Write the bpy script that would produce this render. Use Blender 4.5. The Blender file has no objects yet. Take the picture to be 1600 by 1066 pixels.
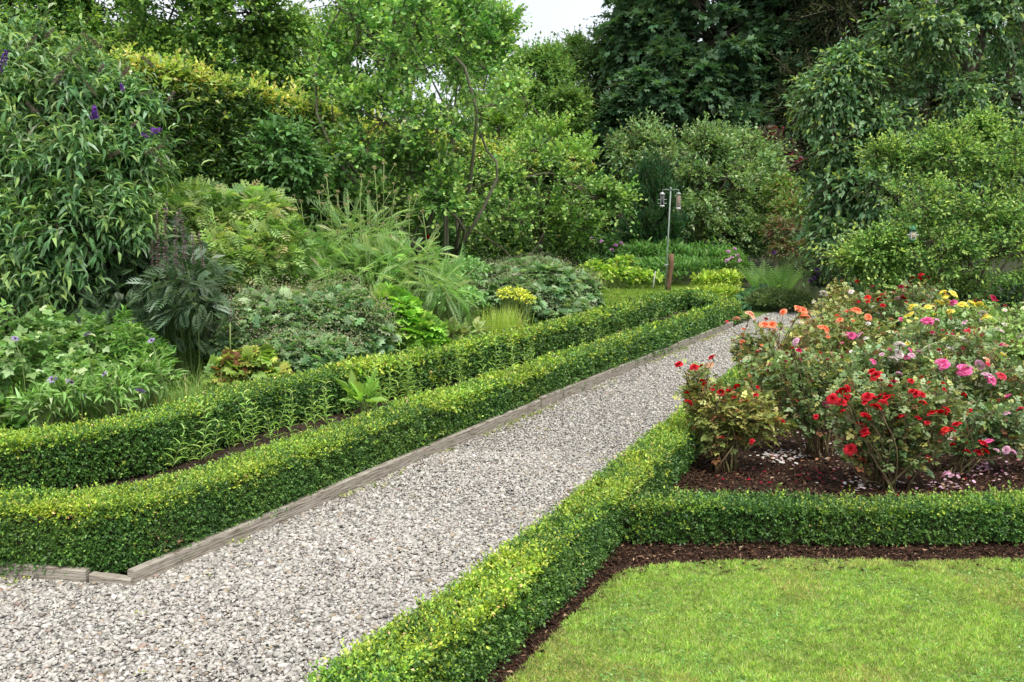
import bpy, math, random
import numpy as np
from mathutils import Vector
R = math.radians
sc = bpy.context.scene

# ------------------------------------------------------------------ camera
CAMZ, F, HOR = 1.6, 1422.0, 365.0
PITCH = math.atan((533 - HOR) / F)
cam_d = bpy.data.cameras.new('camera'); cam = bpy.data.objects.new('camera', cam_d)
sc.collection.objects.link(cam); sc.camera = cam
cam.location = (0, 0, CAMZ); cam.rotation_euler = (R(90) - PITCH, 0, 0)
cam_d.sensor_width = 36; cam_d.lens = F / 1600 * 36; cam_d.clip_end = 2000; cam_d.clip_start = .05
CAM = np.array([0, 0, CAMZ])

# ------------------------------------------------------------------ sky and sun (thin bright cloud)
SUN_EL, SUN_AZ = R(60), R(158)          # azimuth measured from +Y towards +X
w = bpy.data.worlds.new('World'); sc.world = w; w.use_nodes = True
nt = w.node_tree; nt.nodes.clear()
N = nt.nodes.new; Lk = nt.links.new
out = N('ShaderNodeOutputWorld'); bg = N('ShaderNodeBackground'); sky = N('ShaderNodeTexSky')
sky.sky_type = 'NISHITA'; sky.sun_disc = False; sky.sun_elevation = SUN_EL; sky.sun_rotation = SUN_AZ
sky.dust_density = 3
tc = N('ShaderNodeTexCoord'); nz = N('ShaderNodeTexNoise'); nz.inputs['Scale'].default_value = 2.2; nz.inputs['Detail'].default_value = 5
mr = N('ShaderNodeMapRange'); mr.inputs[1].default_value = .3; mr.inputs[2].default_value = .7; mr.inputs[3].default_value = .72; mr.inputs[4].default_value = .97
mx = N('ShaderNodeMix'); mx.data_type = 'RGBA'
mx.inputs[7].default_value = (7.2, 7.45, 7.9, 1)       # cloud, in the sky texture's own units
Lk(tc.outputs['Generated'], nz.inputs['Vector']); Lk(nz.outputs['Fac'], mr.inputs[0]); Lk(mr.outputs[0], mx.inputs[0])
Lk(sky.outputs[0], mx.inputs[6]); Lk(mx.outputs[2], bg.inputs[0]); bg.inputs[1].default_value = .1
Lk(bg.outputs[0], out.inputs[0])
sd = bpy.data.lights.new('sun', 'SUN'); sun = bpy.data.objects.new('sun', sd); sc.collection.objects.link(sun)
sd.energy = 2.15; sd.angle = R(18); sd.color = (1, .96, .88)
sv = Vector((math.sin(SUN_AZ) * math.cos(SUN_EL), math.cos(SUN_AZ) * math.cos(SUN_EL), math.sin(SUN_EL)))
sun.rotation_euler = sv.to_track_quat('Z', 'Y').to_euler()
sc.view_settings.view_transform = 'Standard'; sc.view_settings.look = 'None'
sc.view_settings.exposure = .72; sc.view_settings.gamma = 1
cy = sc.cycles
cy.max_bounces = 7; cy.diffuse_bounces = 4; cy.glossy_bounces = 2; cy.transmission_bounces = 4; cy.transparent_max_bounces = 4
cy.use_denoising = True; cy.caustics_reflective = False; cy.caustics_refractive = False
cy.use_adaptive_sampling = True; cy.adaptive_threshold = .02

# ------------------------------------------------------------------ photo geometry -> garden coordinates
def ray(px, py):
    c, s = math.cos(PITCH), math.sin(PITCH)
    a, b = px - 800, 533 - py
    return np.array([a, F * c + b * s, -F * s + b * c])
def G(px, py, z=0.0):
    d = ray(px, py); t = (z - CAMZ) / d[2]
    return CAM + d * t
def at(px, py, Y):
    d = ray(px, py)
    return CAM + d * (Y / d[1])
def up(px, Y, z=0.0):                      # ground point under column px at distance Y
    p = at(px, HOR, Y); return np.array([p[0], Y, z])

def lin(r, g, b):
    f = lambda v: (v / 255 / 12.92) if v / 255 <= .04045 else ((v / 255 + .055) / 1.055) ** 2.4
    return np.array([f(r), f(g), f(b)])

# ------------------------------------------------------------------ materials
MATS = {}
def leaf_mat(name, rough=.5, trans=.3, spec=.35, sheen=0, tint=(1.25, 1.3, .6), gain=(1.36, 1.22, 1.5)):
    if name in MATS: return MATS[name]
    m = bpy.data.materials.new(name); m.use_nodes = True; n = m.node_tree; n.nodes.clear()
    N = n.nodes.new; L = n.links.new
    o = N('ShaderNodeOutputMaterial'); at_ = N('ShaderNodeAttribute'); at_.attribute_name = 'tone'
    a = N('ShaderNodeMix'); a.data_type = 'RGBA'; a.blend_type = 'MULTIPLY'; a.inputs[0].default_value = 1; a.inputs[7].default_value = (*gain, 1); L(at_.outputs['Color'], a.inputs[6])
    p = N('ShaderNodeBsdfPrincipled'); p.inputs['Roughness'].default_value = rough; p.inputs['Specular IOR Level'].default_value = spec
    geo = N('ShaderNodeNewGeometry')
    # leaf undersides are a little paler and duller
    back = N('ShaderNodeMix'); back.data_type = 'RGBA'; back.inputs[7].default_value = (.2, .27, .15, 1) if name != 'petal' else (.8, .8, .8, 1)
    mm = N('ShaderNodeMath'); mm.operation = 'MULTIPLY'; mm.inputs[1].default_value = .3 if name != 'petal' else .04
    L(geo.outputs['Backfacing'], mm.inputs[0]); L(mm.outputs[0], back.inputs[0]); L(a.outputs[2], back.inputs[6])
    L(back.outputs[2], p.inputs['Base Color'])
    t = N('ShaderNodeBsdfTranslucent'); vm = N('ShaderNodeVectorMath'); vm.operation = 'MULTIPLY'
    vm.inputs[1].default_value = tint; L(a.outputs[2], vm.inputs[0]); L(vm.outputs[0], t.inputs['Color'])
    x = N('ShaderNodeMixShader'); x.inputs[0].default_value = trans
    L(p.outputs[0], x.inputs[1]); L(t.outputs[0], x.inputs[2]); L(x.outputs[0], o.inputs[0])
    MATS[name] = m; return m

def surf(name, c1, c2, scale=5, rough=.9, bump=.3, c3=None, scale2=40, stretch=(1, 1, 1), spec=.3, bscale=None, coords='Object'):
    if name in MATS: return MATS[name]
    m = bpy.data.materials.new(name); m.use_nodes = True; n = m.node_tree; p = n.nodes['Principled BSDF']
    N = n.nodes.new; L = n.links.new
    t = N('ShaderNodeTexCoord'); mp = N('ShaderNodeMapping'); mp.inputs['Scale'].default_value = stretch
    L(t.outputs[coords], mp.inputs[0])
    a = N('ShaderNodeTexNoise'); a.inputs['Scale'].default_value = scale; a.inputs['Detail'].default_value = 6; a.inputs['Roughness'].default_value = .65
    b = N('ShaderNodeTexNoise'); b.inputs['Scale'].default_value = scale2; b.inputs['Detail'].default_value = 4
    L(mp.outputs[0], a.inputs[0]); L(mp.outputs[0], b.inputs[0])
    r = N('ShaderNodeValToRGB'); r.color_ramp.elements[0].position = .35; r.color_ramp.elements[1].position = .65
    r.color_ramp.elements[0].color = (*c1, 1); r.color_ramp.elements[1].color = (*c2, 1)
    L(a.outputs[0], r.inputs[0])
    last = r.outputs[0]
    if c3 is not None:
        r2 = N('ShaderNodeValToRGB'); r2.color_ramp.elements[0].position = .5; r2.color_ramp.elements[1].position = .68
        L(b.outputs[0], r2.inputs[0]); x = N('ShaderNodeMix'); x.data_type = 'RGBA'; x.inputs[7].default_value = (*c3, 1)
        L(r2.outputs[0], x.inputs[0]); L(last, x.inputs[6]); last = x.outputs[2]
    L(last, p.inputs['Base Color']); p.inputs['Roughness'].default_value = rough; p.inputs['Specular IOR Level'].default_value = spec
    bp = N('ShaderNodeBump'); bp.inputs['Strength'].default_value = bump; bp.inputs['Distance'].default_value = .02
    L(b.outputs[0], bp.inputs['Height']); L(bp.outputs[0], p.inputs['Normal'])
    MATS[name] = m; return m

def tone_mat(name, rough=.9, spec=.25):           # solid matter coloured piece by piece (stones, chips)
    if name in MATS: return MATS[name]
    m = bpy.data.materials.new(name); m.use_nodes = True; n = m.node_tree; p = n.nodes['Principled BSDF']
    a = n.nodes.new('ShaderNodeAttribute'); a.attribute_name = 'tone'
    t = n.nodes.new('ShaderNodeTexCoord'); z = n.nodes.new('ShaderNodeTexNoise'); z.inputs['Scale'].default_value = 60; z.inputs['Detail'].default_value = 4
    n.links.new(t.outputs['Object'], z.inputs[0])
    r = n.nodes.new('ShaderNodeMapRange'); r.inputs[1].default_value = .3; r.inputs[2].default_value = .7; r.inputs[3].default_value = .75; r.inputs[4].default_value = 1.2
    n.links.new(z.outputs[0], r.inputs[0]); v = n.nodes.new('ShaderNodeVectorMath'); v.operation = 'SCALE'
    n.links.new(a.outputs['Color'], v.inputs[0]); n.links.new(r.outputs[0], v.inputs['Scale']); n.links.new(v.outputs[0], p.inputs['Base Color'])
    p.inputs['Roughness'].default_value = rough; p.inputs['Specular IOR Level'].default_value = spec
    MATS[name] = m; return m

BARK = surf('bark', (.06, .045, .03), (.16, .13, .09), 8, .95, .6, (.10, .12, .06), 30, (1, 1, .25))
STEM = surf('green_stem', (.16, .24, .07), (.26, .34, .12), 12, .6, .1)
CANE = surf('rose_cane', (.10, .06, .035), (.20, .15, .08), 15, .7, .3, (.14, .17, .05), 25, (1, 1, .4))

# ------------------------------------------------------------------ object helpers
def tag(o, label=None, cat=None, group=None, kind=None):
    if label: o['label'] = label
    if cat: o['category'] = cat
    if group: o['group'] = group
    if kind: o['kind'] = kind
    return o
def empty(name, loc, label, cat, group=None):
    o = bpy.data.objects.new(name, None); sc.collection.objects.link(o); o.location = [float(v) for v in loc]
    o.empty_display_size = .1
    bpy.context.view_layer.update()
    return tag(o, label, cat, group)

class Acc:
    """collects vertices / faces with one tone per face, builds one mesh"""
    def __init__(s): s.V = []; s.F = []; s.C = []; s.n = 0
    def add(s, V, Fs, C):                # V (n,3); Fs list of arrays (m,k) ; C list of (m,3) per face array
        for f, c in zip(Fs, C):
            s.F.append(np.asarray(f) + s.n); s.C.append(np.asarray(c, dtype=np.float32))
        s.V.append(np.asarray(V, dtype=np.float64)); s.n += len(V)
    def empty(s): return s.n == 0
    def build(s, name, mats, parent=None, origin=(0, 0, 0), smooth=False):
        me = bpy.data.meshes.new(name)
        V = np.concatenate(s.V) - np.array(origin)
        me.vertices.add(len(V)); me.vertices.foreach_set('co', V.astype(np.float32).ravel())
        li = np.concatenate([f.ravel() for f in s.F]).astype(np.int32)
        sz = np.concatenate([np.full(len(f), f.shape[1]) for f in s.F]).astype(np.int32)
        me.loops.add(len(li)); me.loops.foreach_set('vertex_index', li)
        me.polygons.add(len(sz)); st = np.zeros(len(sz), np.int32); st[1:] = np.cumsum(sz)[:-1]
        me.polygons.foreach_set('loop_start', st)
        if smooth: me.polygons.foreach_set('use_smooth', np.ones(len(sz), bool))
        C = np.concatenate(s.C); C4 = np.ones((len(C), 4), np.float32); C4[:, :3] = np.clip(C, 0, 1)
        at_ = me.attributes.new('tone', 'FLOAT_COLOR', 'FACE'); at_.data.foreach_set('color', C4.ravel())
        me.update(calc_edges=True); me.materials.append(mats)
        o = bpy.data.objects.new(name, me); sc.collection.objects.link(o)
        if parent is not None: o.parent = parent
        else: o.location = origin
        s.V = s.F = s.C = None
        return o

def nrm(v): return v / np.maximum(np.linalg.norm(v, axis=-1, keepdims=True), 1e-9)

# value noise, vectorised
_nr = np.random.default_rng(7).random((32, 32, 32))
def vnoise(P, s=1.0, off=0.0):
    q = np.asarray(P) * s + off; i = np.floor(q).astype(int); f = q - i; f = f * f * (3 - 2 * f); i &= 31; j = (i + 1) & 31
    g = lambda a, b, c: _nr[a, b, c]
    x0, y0, z0 = i[..., 0], i[..., 1], i[..., 2]; x1, y1, z1 = j[..., 0], j[..., 1], j[..., 2]
    fx, fy, fz = f[..., 0], f[..., 1], f[..., 2]
    a = g(x0, y0, z0) * (1 - fx) + g(x1, y0, z0) * fx; b = g(x0, y1, z0) * (1 - fx) + g(x1, y1, z0) * fx
    c = g(x0, y0, z1) * (1 - fx) + g(x1, y0, z1) * fx; d = g(x0, y1, z1) * (1 - fx) + g(x1, y1, z1) * fx
    return (a * (1 - fy) + b * fy) * (1 - fz) + (c * (1 - fy) + d * fy) * fz

# ------------------------------------------------------------------ leaf templates: x across, y along, z normal
def T_kite(m=.42, fold=.12, dr=-.06): return (np.array([[0, 0, 0], [-.5, m, fold], [0, 1, dr], [.5, m, fold]]), [np.array([[0, 2, 1], [0, 3, 2]])])
def T_oval(): return (np.array([[0, 0, 0], [-.36, .22, .10], [-.46, .6, .08], [0, 1, -.1], [.46, .6, .08], [.36, .22, .10], ]), [np.array([[0, 3, 2, 1], [0, 5, 4, 3]])])
def T_long():  # folded, arching lance leaf
    v = []; 
    for y, wd, z in ((0, .05, 0), (.3, .5, .05), (.65, .38, -.03), (1, 0, -.25)):
        v += [[-wd, y, z + .16 * wd], [0, y, z], [wd, y, z + .16 * wd]]
    v = v[:9] + [[0, 1, -.25]]
    f4 = []
    for k in range(2): a = 3 * k; f4 += [[a, a + 1, a + 4, a + 3], [a + 1, a + 2, a + 5, a + 4]]
    return (np.array(v), [np.array(f4), np.array([[6, 7, 9], [7, 8, 9]])])
def T_fan(angs, lens, wd, fold=.05, off=0.0):  # several kites spreading from one point
    V = []; Fs = []
    for a, l in zip(angs, lens):
        c, s = math.cos(R(a)), math.sin(R(a)); k = len(V)
        for x, y, z in ((0, 0, 0), (-wd, .5, fold), (0, 1, -.12), (wd, .5, fold)):
            x *= l; y = y * l + off; V.append([x * c + y * s, -x * s + y * c, z * l])
        Fs += [[k, k + 2, k + 1], [k, k + 3, k + 2]]
    return (np.array(V), [np.array(Fs)])
def T_pinnate(n, wd, droop=.3, taper=True, ang=60, pw=.12):
    V = []; Fs = []
    for i in range(n):
        y = .12 + .88 * i / n; l = pw * 3.2 * (math.sin(math.pi * (.2 + .75 * i / n)) if taper else 1) ; z = -droop * y * y
        for s in (-1, 1):
            k = len(V); a = R(ang) * s
            dx, dy = math.sin(a), math.cos(a); nx, ny = -dy, dx
            for u, v_, zz in ((0, 0, 0), (-wd, .45, .02), (0, 1, -.12), (wd, .45, .02)):
                V.append([dx * v_ * l + nx * u * l, y + dy * v_ * l + ny * u * l, z + zz * l])
            Fs += [[k, k + 2, k + 1], [k, k + 3, k + 2]]
    k = len(V); zt = -droop
    V += [[-.008, 0, 0], [.008, 0, 0], [.006, .6, -droop * .36], [-.006, .6, -droop * .36], [0, 1.05, zt]]
    Fs += [[k, k + 1, k + 2], [k, k + 2, k + 3], [k + 3, k + 2, k + 4]]
    return (np.array(V), [np.array(Fs)])
KITE, OVAL, LONG = T_kite(), T_oval(), T_long()
ROUND = (np.array([[0, 0, 0], [-.42, .2, .06], [-.5, .6, .06], [-.22, .95, -.02], [.22, .95, -.02], [.5, .6, .06], [.42, .2, .06]]), [np.array([[0, 3, 2, 1], [0, 6, 5, 4]]), np.array([[0, 4, 3]])])
TRI = T_fan((-62, 0, 62), (.8, 1, .8), .36, .06)
PALM = T_fan((-88, -44, 0, 44, 88), (.62, .9, 1, .9, .62), .24, .03)
LOBED = T_fan((-115, -70, -34, 0, 34, 70, 115), (.75, .9, 1, 1, 1, .9, .75), .34, .1)
ROSE5 = (lambda a: a)(T_fan((0,), (.42,), .36))
def _rose5():
    V = []; Fs = []
    for (y, a, l) in ((.25, -70, .34), (.25, 70, .34), (.55, -62, .4), (.55, 62, .4), (.62, 0, .46)):
        c, s = math.cos(R(a)), math.sin(R(a)); k = len(V)
        for x_, y_, z_ in ((0, 0, 0), (-.34, .3, .07), (-.32, .7, .05), (0, 1, -.08), (.32, .7, .05), (.34, .3, .07)):
            x_ *= l; y_ *= l; V.append([x_ * c + y_ * s, y - x_ * s + y_ * c, z_ * l - .15 * y * y])
        Fs += [[k, k + 3, k + 2, k + 1], [k, k + 5, k + 4, k + 3]]
    return (np.array(V), [np.array(Fs)])
ROSE5 = _rose5()
PIN = T_pinnate(5, .24, .35, pw=.12, ang=55)
FERN = T_pinnate(16, .16, .45, ang=72, pw=.075)
CARD = T_pinnate(9, .11, .35, ang=42, pw=.11)
ACAN = T_pinnate(7, .15, .4, ang=46, pw=.14)

def put_leaves(acc, tm, P, D, Nn, ln, wd, col):
    """place n copies of a template: P base, D direction, Nn approx normal, ln length, wd width (metres)"""
    tv, tf = tm; n = len(P)
    if n == 0: return
    D = nrm(D); X = nrm(np.cross(D, Nn)); Z = np.cross(X, D)
    ln = np.broadcast_to(ln, (n,))[:, None, None]; wd = np.broadcast_to(wd, (n,))[:, None, None]
    V = P[:, None] + X[:, None] * tv[None, :, 0:1] * wd + D[:, None] * tv[None, :, 1:2] * ln + Z[:, None] * tv[None, :, 2:3] * ln
    k = len(tv); off = (np.arange(n) * k)[:, None, None]
    Fs = []; Cs = []
    for f in tf:
        Fs.append((f[None] + off).reshape(-1, f.shape[1])); Cs.append(np.repeat(col, len(f), axis=0))
    acc.add(V.reshape(-1, 3), Fs, Cs)

def pick(rng, cols, n, jit=.12, cj=.05):
    """cols: list of (weight, rgb)"""
    wts = np.array([c[0] for c in cols], float); C = np.array([c[1] for c in cols])
    c = C[rng.choice(len(C), n, p=wts / wts.sum())]
    return c * (1 + jit * rng.standard_normal((n, 1))) * (1 + cj * rng.standard_normal((n, 3)))

def shoots(acc, rng, B, A, slen, L, tm, lsize, lw, cols, tip=None, sag=.15, ldroop=.25, spread=55, upn=1.0, jit=.12, sj=.25, long_=0.0):
    """leafy shoots: B bases (S,3), A axes (S,3); returns tips"""
    S = len(B)
    if S == 0: return B
    slen = np.broadcast_to(slen, (S,)) * (1 + .25 * rng.standard_normal(S)).clip(.4, 1.6) * np.where(rng.random(S) < long_, 2.0, 1.0)
    A = nrm(A)
    t = (np.arange(L)[None] + .6 * rng.random((S, L))) / L
    P = B[:, None] + A[:, None] * (slen[:, None, None] * t[..., None])
    P[..., 2] -= sag * slen[:, None] * t ** 2
    p1 = nrm(np.cross(A, rng.standard_normal((S, 3)))); p2 = np.cross(A, p1)
    ph = rng.random((S, 1)) * 6.28 + np.arange(L)[None] * 2.4 + .4 * rng.standard_normal((S, L))
    rad = np.cos(ph)[..., None] * p1[:, None] + np.sin(ph)[..., None] * p2[:, None]
    al = R(spread) * (1 - .55 * t)[..., None] * (1 + .2 * rng.standard_normal((S, L, 1)))
    D = A[:, None] * np.cos(al) + rad * np.sin(al); D[..., 2] -= ldroop * rng.random((S, L)) * 1.6
    Nn = np.array([0, 0, upn]) + .45 * rng.standard_normal((S, L, 3)) + .5 * A[:, None]
    n = S * L; P = P.reshape(-1, 3); D = D.reshape(-1, 3); Nn = Nn.reshape(-1, 3); tt = t.reshape(-1)
    col = pick(rng, cols, n, jit)
    sh = np.repeat(1 + .13 * rng.standard_normal(S), L)[:, None]; col = col * sh.clip(.6, 1.5)
    if tip is not None:
        pr, tc_ = tip; m = rng.random(n) < pr * tt ** 2 * 1.6
        col[m] = tc_ * (1 + .12 * rng.standard_normal((m.sum(), 1)))
    q = vnoise(P, 1.3, 3.7)[:, None]; q2 = vnoise(P, 3.9, 1.1)[:, None]           # patches of older and fresher leaf
    col = col * (.8 + .28 * q + .14 * q2) * (np.array([1, 1, 1]) + (q2 - .5) * np.array([.35, .05, -.1]))
    ls = lsize * (1 + sj * rng.standard_normal(n)).clip(.45, 1.6) * (1.1 - .35 * tt)
    put_leaves(acc, tm, P, D, Nn, ls, ls * lw, col)
    T = B + A * slen[:, None]; T[:, 2] -= sag * slen
    return T

# ------------------------------------------------------------------ tubes
def tube(acc, pts, rad, sides=6, col=(.2, .2, .2)):
    pts = np.asarray(pts, float); n = len(pts); rad = np.broadcast_to(rad, (n,))
    T = nrm(np.gradient(pts, axis=0)); ref = np.array([.3, .2, 1.0]); 
    X = nrm(np.cross(T, ref + 1e-3)); Y = np.cross(T, X); a = np.arange(sides) / sides * 2 * math.pi
    V = pts[:, None] + rad[:, None, None] * (np.cos(a)[None, :, None] * X[:, None] + np.sin(a)[None, :, None] * Y[:, None])
    f = []
    for i in range(n - 1):
        for j in range(sides):
            k = (j + 1) % sides; f.append([i * sides + j, i * sides + k, (i + 1) * sides + k, (i + 1) * sides + j])
    caps = np.array([[*range(sides)][::-1], [(n - 1) * sides + j for j in range(sides)]])
    acc.add(V.reshape(-1, 3), [np.array(f), caps], [np.tile(col, (len(f), 1)), np.tile(col, (2, 1))])
def prisms(acc, P0, P1, r0, r1, col=(.1, .1, .1)):
    n = len(P0)
    if n == 0: return
    T = nrm(P1 - P0); X = nrm(np.cross(T, np.array([.31, .17, .9]))); Y = np.cross(T, X)
    a = np.arange(3) * 2.0944; cs = np.cos(a)[None, :, None]; sn = np.sin(a)[None, :, None]
    r0 = np.broadcast_to(r0, (n,))[:, None, None]; r1 = np.broadcast_to(r1, (n,))[:, None, None]
    ring = X[:, None] * cs + Y[:, None] * sn
    V = np.concatenate([P0[:, None] + ring * r0, P1[:, None] + ring * r1], axis=1)
    f = np.array([[0, 1, 4, 3], [1, 2, 5, 4], [2, 0, 3, 5]])
    Fs = (f[None] + (np.arange(n) * 6)[:, None, None]).reshape(-1, 4)
    acc.add(V.reshape(-1, 3), [Fs], [np.tile(col, (len(Fs), 1))])
def bend(rng, a, b, n=6, wob=.1, sag=0.0, rise=0.0):
    """wandering curve from a to b; rise lifts its middle"""
    a = np.asarray(a, float); b = np.asarray(b, float); t = np.linspace(0, 1, n)[:, None]; d = np.linalg.norm(b - a)
    p = a + (b - a) * t; k = np.sin(math.pi * t)
    p += k * rng.standard_normal(3) * wob * d
    p += np.sin(2 * math.pi * t) * rng.standard_normal(3) * wob * .4 * d
    p[:, 2] += (k[:, 0] * rise * d); return p

# ------------------------------------------------------------------ woody plants: trunk and limbs carry lobes of leafy shoots
def woody(name, label, cat, base, lobes, subs, subr, nsh, slen, L, tm, lsize, lw, cols, tip=None, seed=1, trunk=.12, stems=1,
          fork=.4, flat=.75, sag=.15, ldroop=.25, spread=55, outw=1.0, upw=.5, twig=.25, mat='leaf', group=None, crown='crown',
          trunkname='trunk', backkeep=.35, twr=.004, gap=.28, spreadbase=.3, bark=None, limbs=True, jit=.12, lean=None):
    """lobes: list of (centre, radii). subs sub-clumps per lobe of radius subr*lobe"""
    rng = np.random.default_rng(seed); base = np.asarray(base, float)
    root = empty(name, base, label, cat, group)
    fo = Acc(); wd_ = Acc()
    cm = np.mean([l[0] for l in lobes], axis=0)
    bases = [base + np.array([*(rng.standard_normal(2) * spreadbase * (stems > 1)), 0]) for _ in range(stems)]
    top = base + (cm - base) * fork if lean is None else np.asarray(lean, float)
    forks = []
    for b0 in bases:
        tp = top + rng.standard_normal(3) * (.25 if stems > 1 else 0) * np.array([1, 1, .5])
        pts = bend(rng, b0 - np.array([0, 0, .05]), tp, 8, .05); r = np.linspace(trunk, trunk * .6, 8); r[0] *= 1.5; r[1] *= 1.12
        tube(wd_, pts, r, 9); forks.append((tp, pts))
    for li, (c, rad) in enumerate(lobes):
        c = np.asarray(c, float); rad = np.asarray(rad, float); rad = np.maximum(rad - .45 * slen, rad * .45)
        tp, pts = forks[li % len(forks)]
        if limbs:
            q = bend(rng, pts[-1 - (li % 3)], c, 8, .13, rise=.04)
            tube(wd_, q, np.linspace(trunk * .5, trunk * .16, 8), 6)
        n = subs
        d = nrm(rng.standard_normal((n, 3))); f = .45 + .55 * rng.random(n) ** .6
        f *= .8 + .4 * vnoise(d * 1.7 + c, 1.3)
        sc_ = c + d * rad * f[:, None]
        keep = (vnoise(sc_, 1.6 / np.mean(rad) + .25, seed) > gap * .8)
        tocam = nrm(CAM - c); facing = (d * tocam).sum(1)
        keep &= (facing > -.25) | (rng.random(n) < backkeep)
        sc_, d = sc_[keep], d[keep]
        rm = np.mean(rad)
        for s_, dd in zip(sc_, d):
            if limbs: 
                q = bend(rng, c + (s_ - c) * .05, s_, 4, .1); tube(wd_, q, np.linspace(trunk * .18, trunk * .06, 4), 4)
            k = max(3, int(nsh * rng.uniform(.6, 1.3)))
            rr = subr * rm * rng.uniform(.7, 1.3)
            e = nrm(rng.standard_normal((k, 3))); g = rng.random(k) ** .5
            B = s_ + e * rr * g[:, None] * np.array([1, 1, flat])
            A = e * .7 + dd * outw * .6 + np.array([0, 0, upw]) + .3 * rng.standard_normal((k, 3))
            T = shoots(fo, rng, B, A, slen, L, tm, lsize, lw, cols, tip, sag, ldroop, spread, jit=jit, long_=.08)
            m = rng.random(k) < twig
            prisms(wd_, np.repeat(s_[None], m.sum(), 0), B[m], twr * 1.6, twr); prisms(wd_, B[m], T[m], twr, twr * .6)
    fo.build(crown, MATS[mat], root, base); wd_.build(trunkname, bark or BARK, root, base)
    return root

def lobe(px, py, Y, rx, ry, rz=None):
    k = Y / F; return (at(px, py, Y), (rx * k, (rz if rz is not None else (rx + ry) / 2) * k, ry * k))

leaf_mat('leaf', .5, .38, .35, gain=(1.58, 1.46, 1.72))
leaf_mat('leaf_gloss', .42, .22, .5, gain=(1.38, 1.22, 1.5))
leaf_mat('leaf_matt', .7, .3, .2, gain=(1.44, 1.32, 1.6))
leaf_mat('petal', .7, .3, .08, tint=(1.05, 1.0, 1.0), gain=(1.05, 1.05, 1.05))

# ================================================================== GROUND
def sheet(name, pts, z, mat, kind='structure', div=None):
    me = bpy.data.meshes.new(name); V = [(p[0], p[1], z) for p in pts]
    me.from_pydata(V, [], [list(range(len(V)))]); me.update(); me.materials.append(mat)
    if me.polygons[0].normal.z < 0: me.flip_normals()
    o = bpy.data.objects.new(name, me); sc.collection.objects.link(o); tag(o, kind=kind); return o
soil = surf('soil', (.018, .011, .007), (.05, .032, .02), 6, .95, .8, (.09, .065, .045), 60)
sheet('ground', [(-400, -20), (400, -20), (400, 900), (-400, 900)], 0, surf('earth', (.02, .025, .01), (.045, .06, .02), 1.5, .95, .5, (.06, .05, .03), 30))

# board line and path
BL = [G(210, 918), G(846, 642), G(1060, 548), G(1146, 512), G(1200, 490)]
PATH = [G(-700, 960), G(0, 905)] + BL + [G(1290, 488), G(1160, 640), G(1105, 690), G(985, 800), G(850, 900), G(640, 1060), G(400, 1330), G(-900, 1500)]
gravel_base = surf('gravel_base', (.26, .25, .235), (.42, .41, .39), 90, .95, 1.0, (.08, .075, .07), 160)
sheet('gravel_path', PATH, .004, gravel_base)
LAWN = [G(800, 1066), G(880, 985), G(938, 925), G(962, 903), G(1000, 893), G(1100, 884), G(1250, 880), G(1420, 884), G(1600, 879), G(1900, 880), G(2300, 1200), G(1800, 1600), G(400, 1600), G(640, 1240)]
sheet('lawn', LAWN, .012, surf('turf', (.07, .13, .02), (.13, .22, .035), 7, .95, .4, (.17, .22, .06), 60))
BED = [G(700, 1100), G(760, 1035), G(975, 850), G(1030, 770), G(1110, 700), G(1200, 560), G(1290, 500), G(1900, 500), G(2600, 900), G(1950, 895), G(1600, 895), G(1250, 900), G(1000, 905), G(960, 925), G(860, 1010), G(780, 1100), G(640, 1260), G(520, 1300)]
sheet('mulch', BED, .006, surf('mulch_base', (.022, .012, .008), (.06, .033, .02), 14, .95, 1.0, (.12, .07, .045), 120))
FARLAWN = [G(880, 470), G(1000, 500), G(1075, 470), G(1075, 448), G(1000, 436), G(920, 432), G(860, 440)]
sheet('far_lawn', FARLAWN, .01, surf('turf', (.1, .2, .02), (.15, .25, .035), 7, .95, .4))
FL2 = [G(1150, 500), G(1200, 497), G(1215, 480), G(1185, 474), G(1150, 476)]
sheet('far_grass_verge', FL2, .012, MATS['turf'])
STRIP = [G(-300, 800), G(190, 800), G(700, 640), G(1130, 480), G(1060, 460), G(640, 560), G(0, 700), G(-300, 720)]
sheet('soil_strip', STRIP, .005, soil)

def inside(P, poly):
    x, y = P[:, 0], P[:, 1]; r = np.zeros(len(P), bool); n = len(poly); j = n - 1
    for i in range(n):
        xi, yi, xj, yj = poly[i][0], poly[i][1], poly[j][0], poly[j][1]
        c = ((yi > y) != (yj > y)) & (x < (xj - xi) * (y - yi) / (yj - yi + 1e-12) + xi); r ^= c; j = i
    return r
def scatter(rng, poly, dens, ymin, ymax, view=True):
    """dens(distance) per m2; only the field of view plus a margin"""
    P = []
    y = ymin
    while y < ymax:
        h = .35; x0, x1 = -.66 * y - .35, .66 * y + .35
        n = int(dens(y) * h * (x1 - x0)); q = np.stack([rng.uniform(x0, x1, n), rng.uniform(y, y + h, n)], 1); P.append(q[inside(q, poly)]); y += h
    P = np.concatenate(P); return np.concatenate([P, np.zeros((len(P), 1))], 1)

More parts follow.
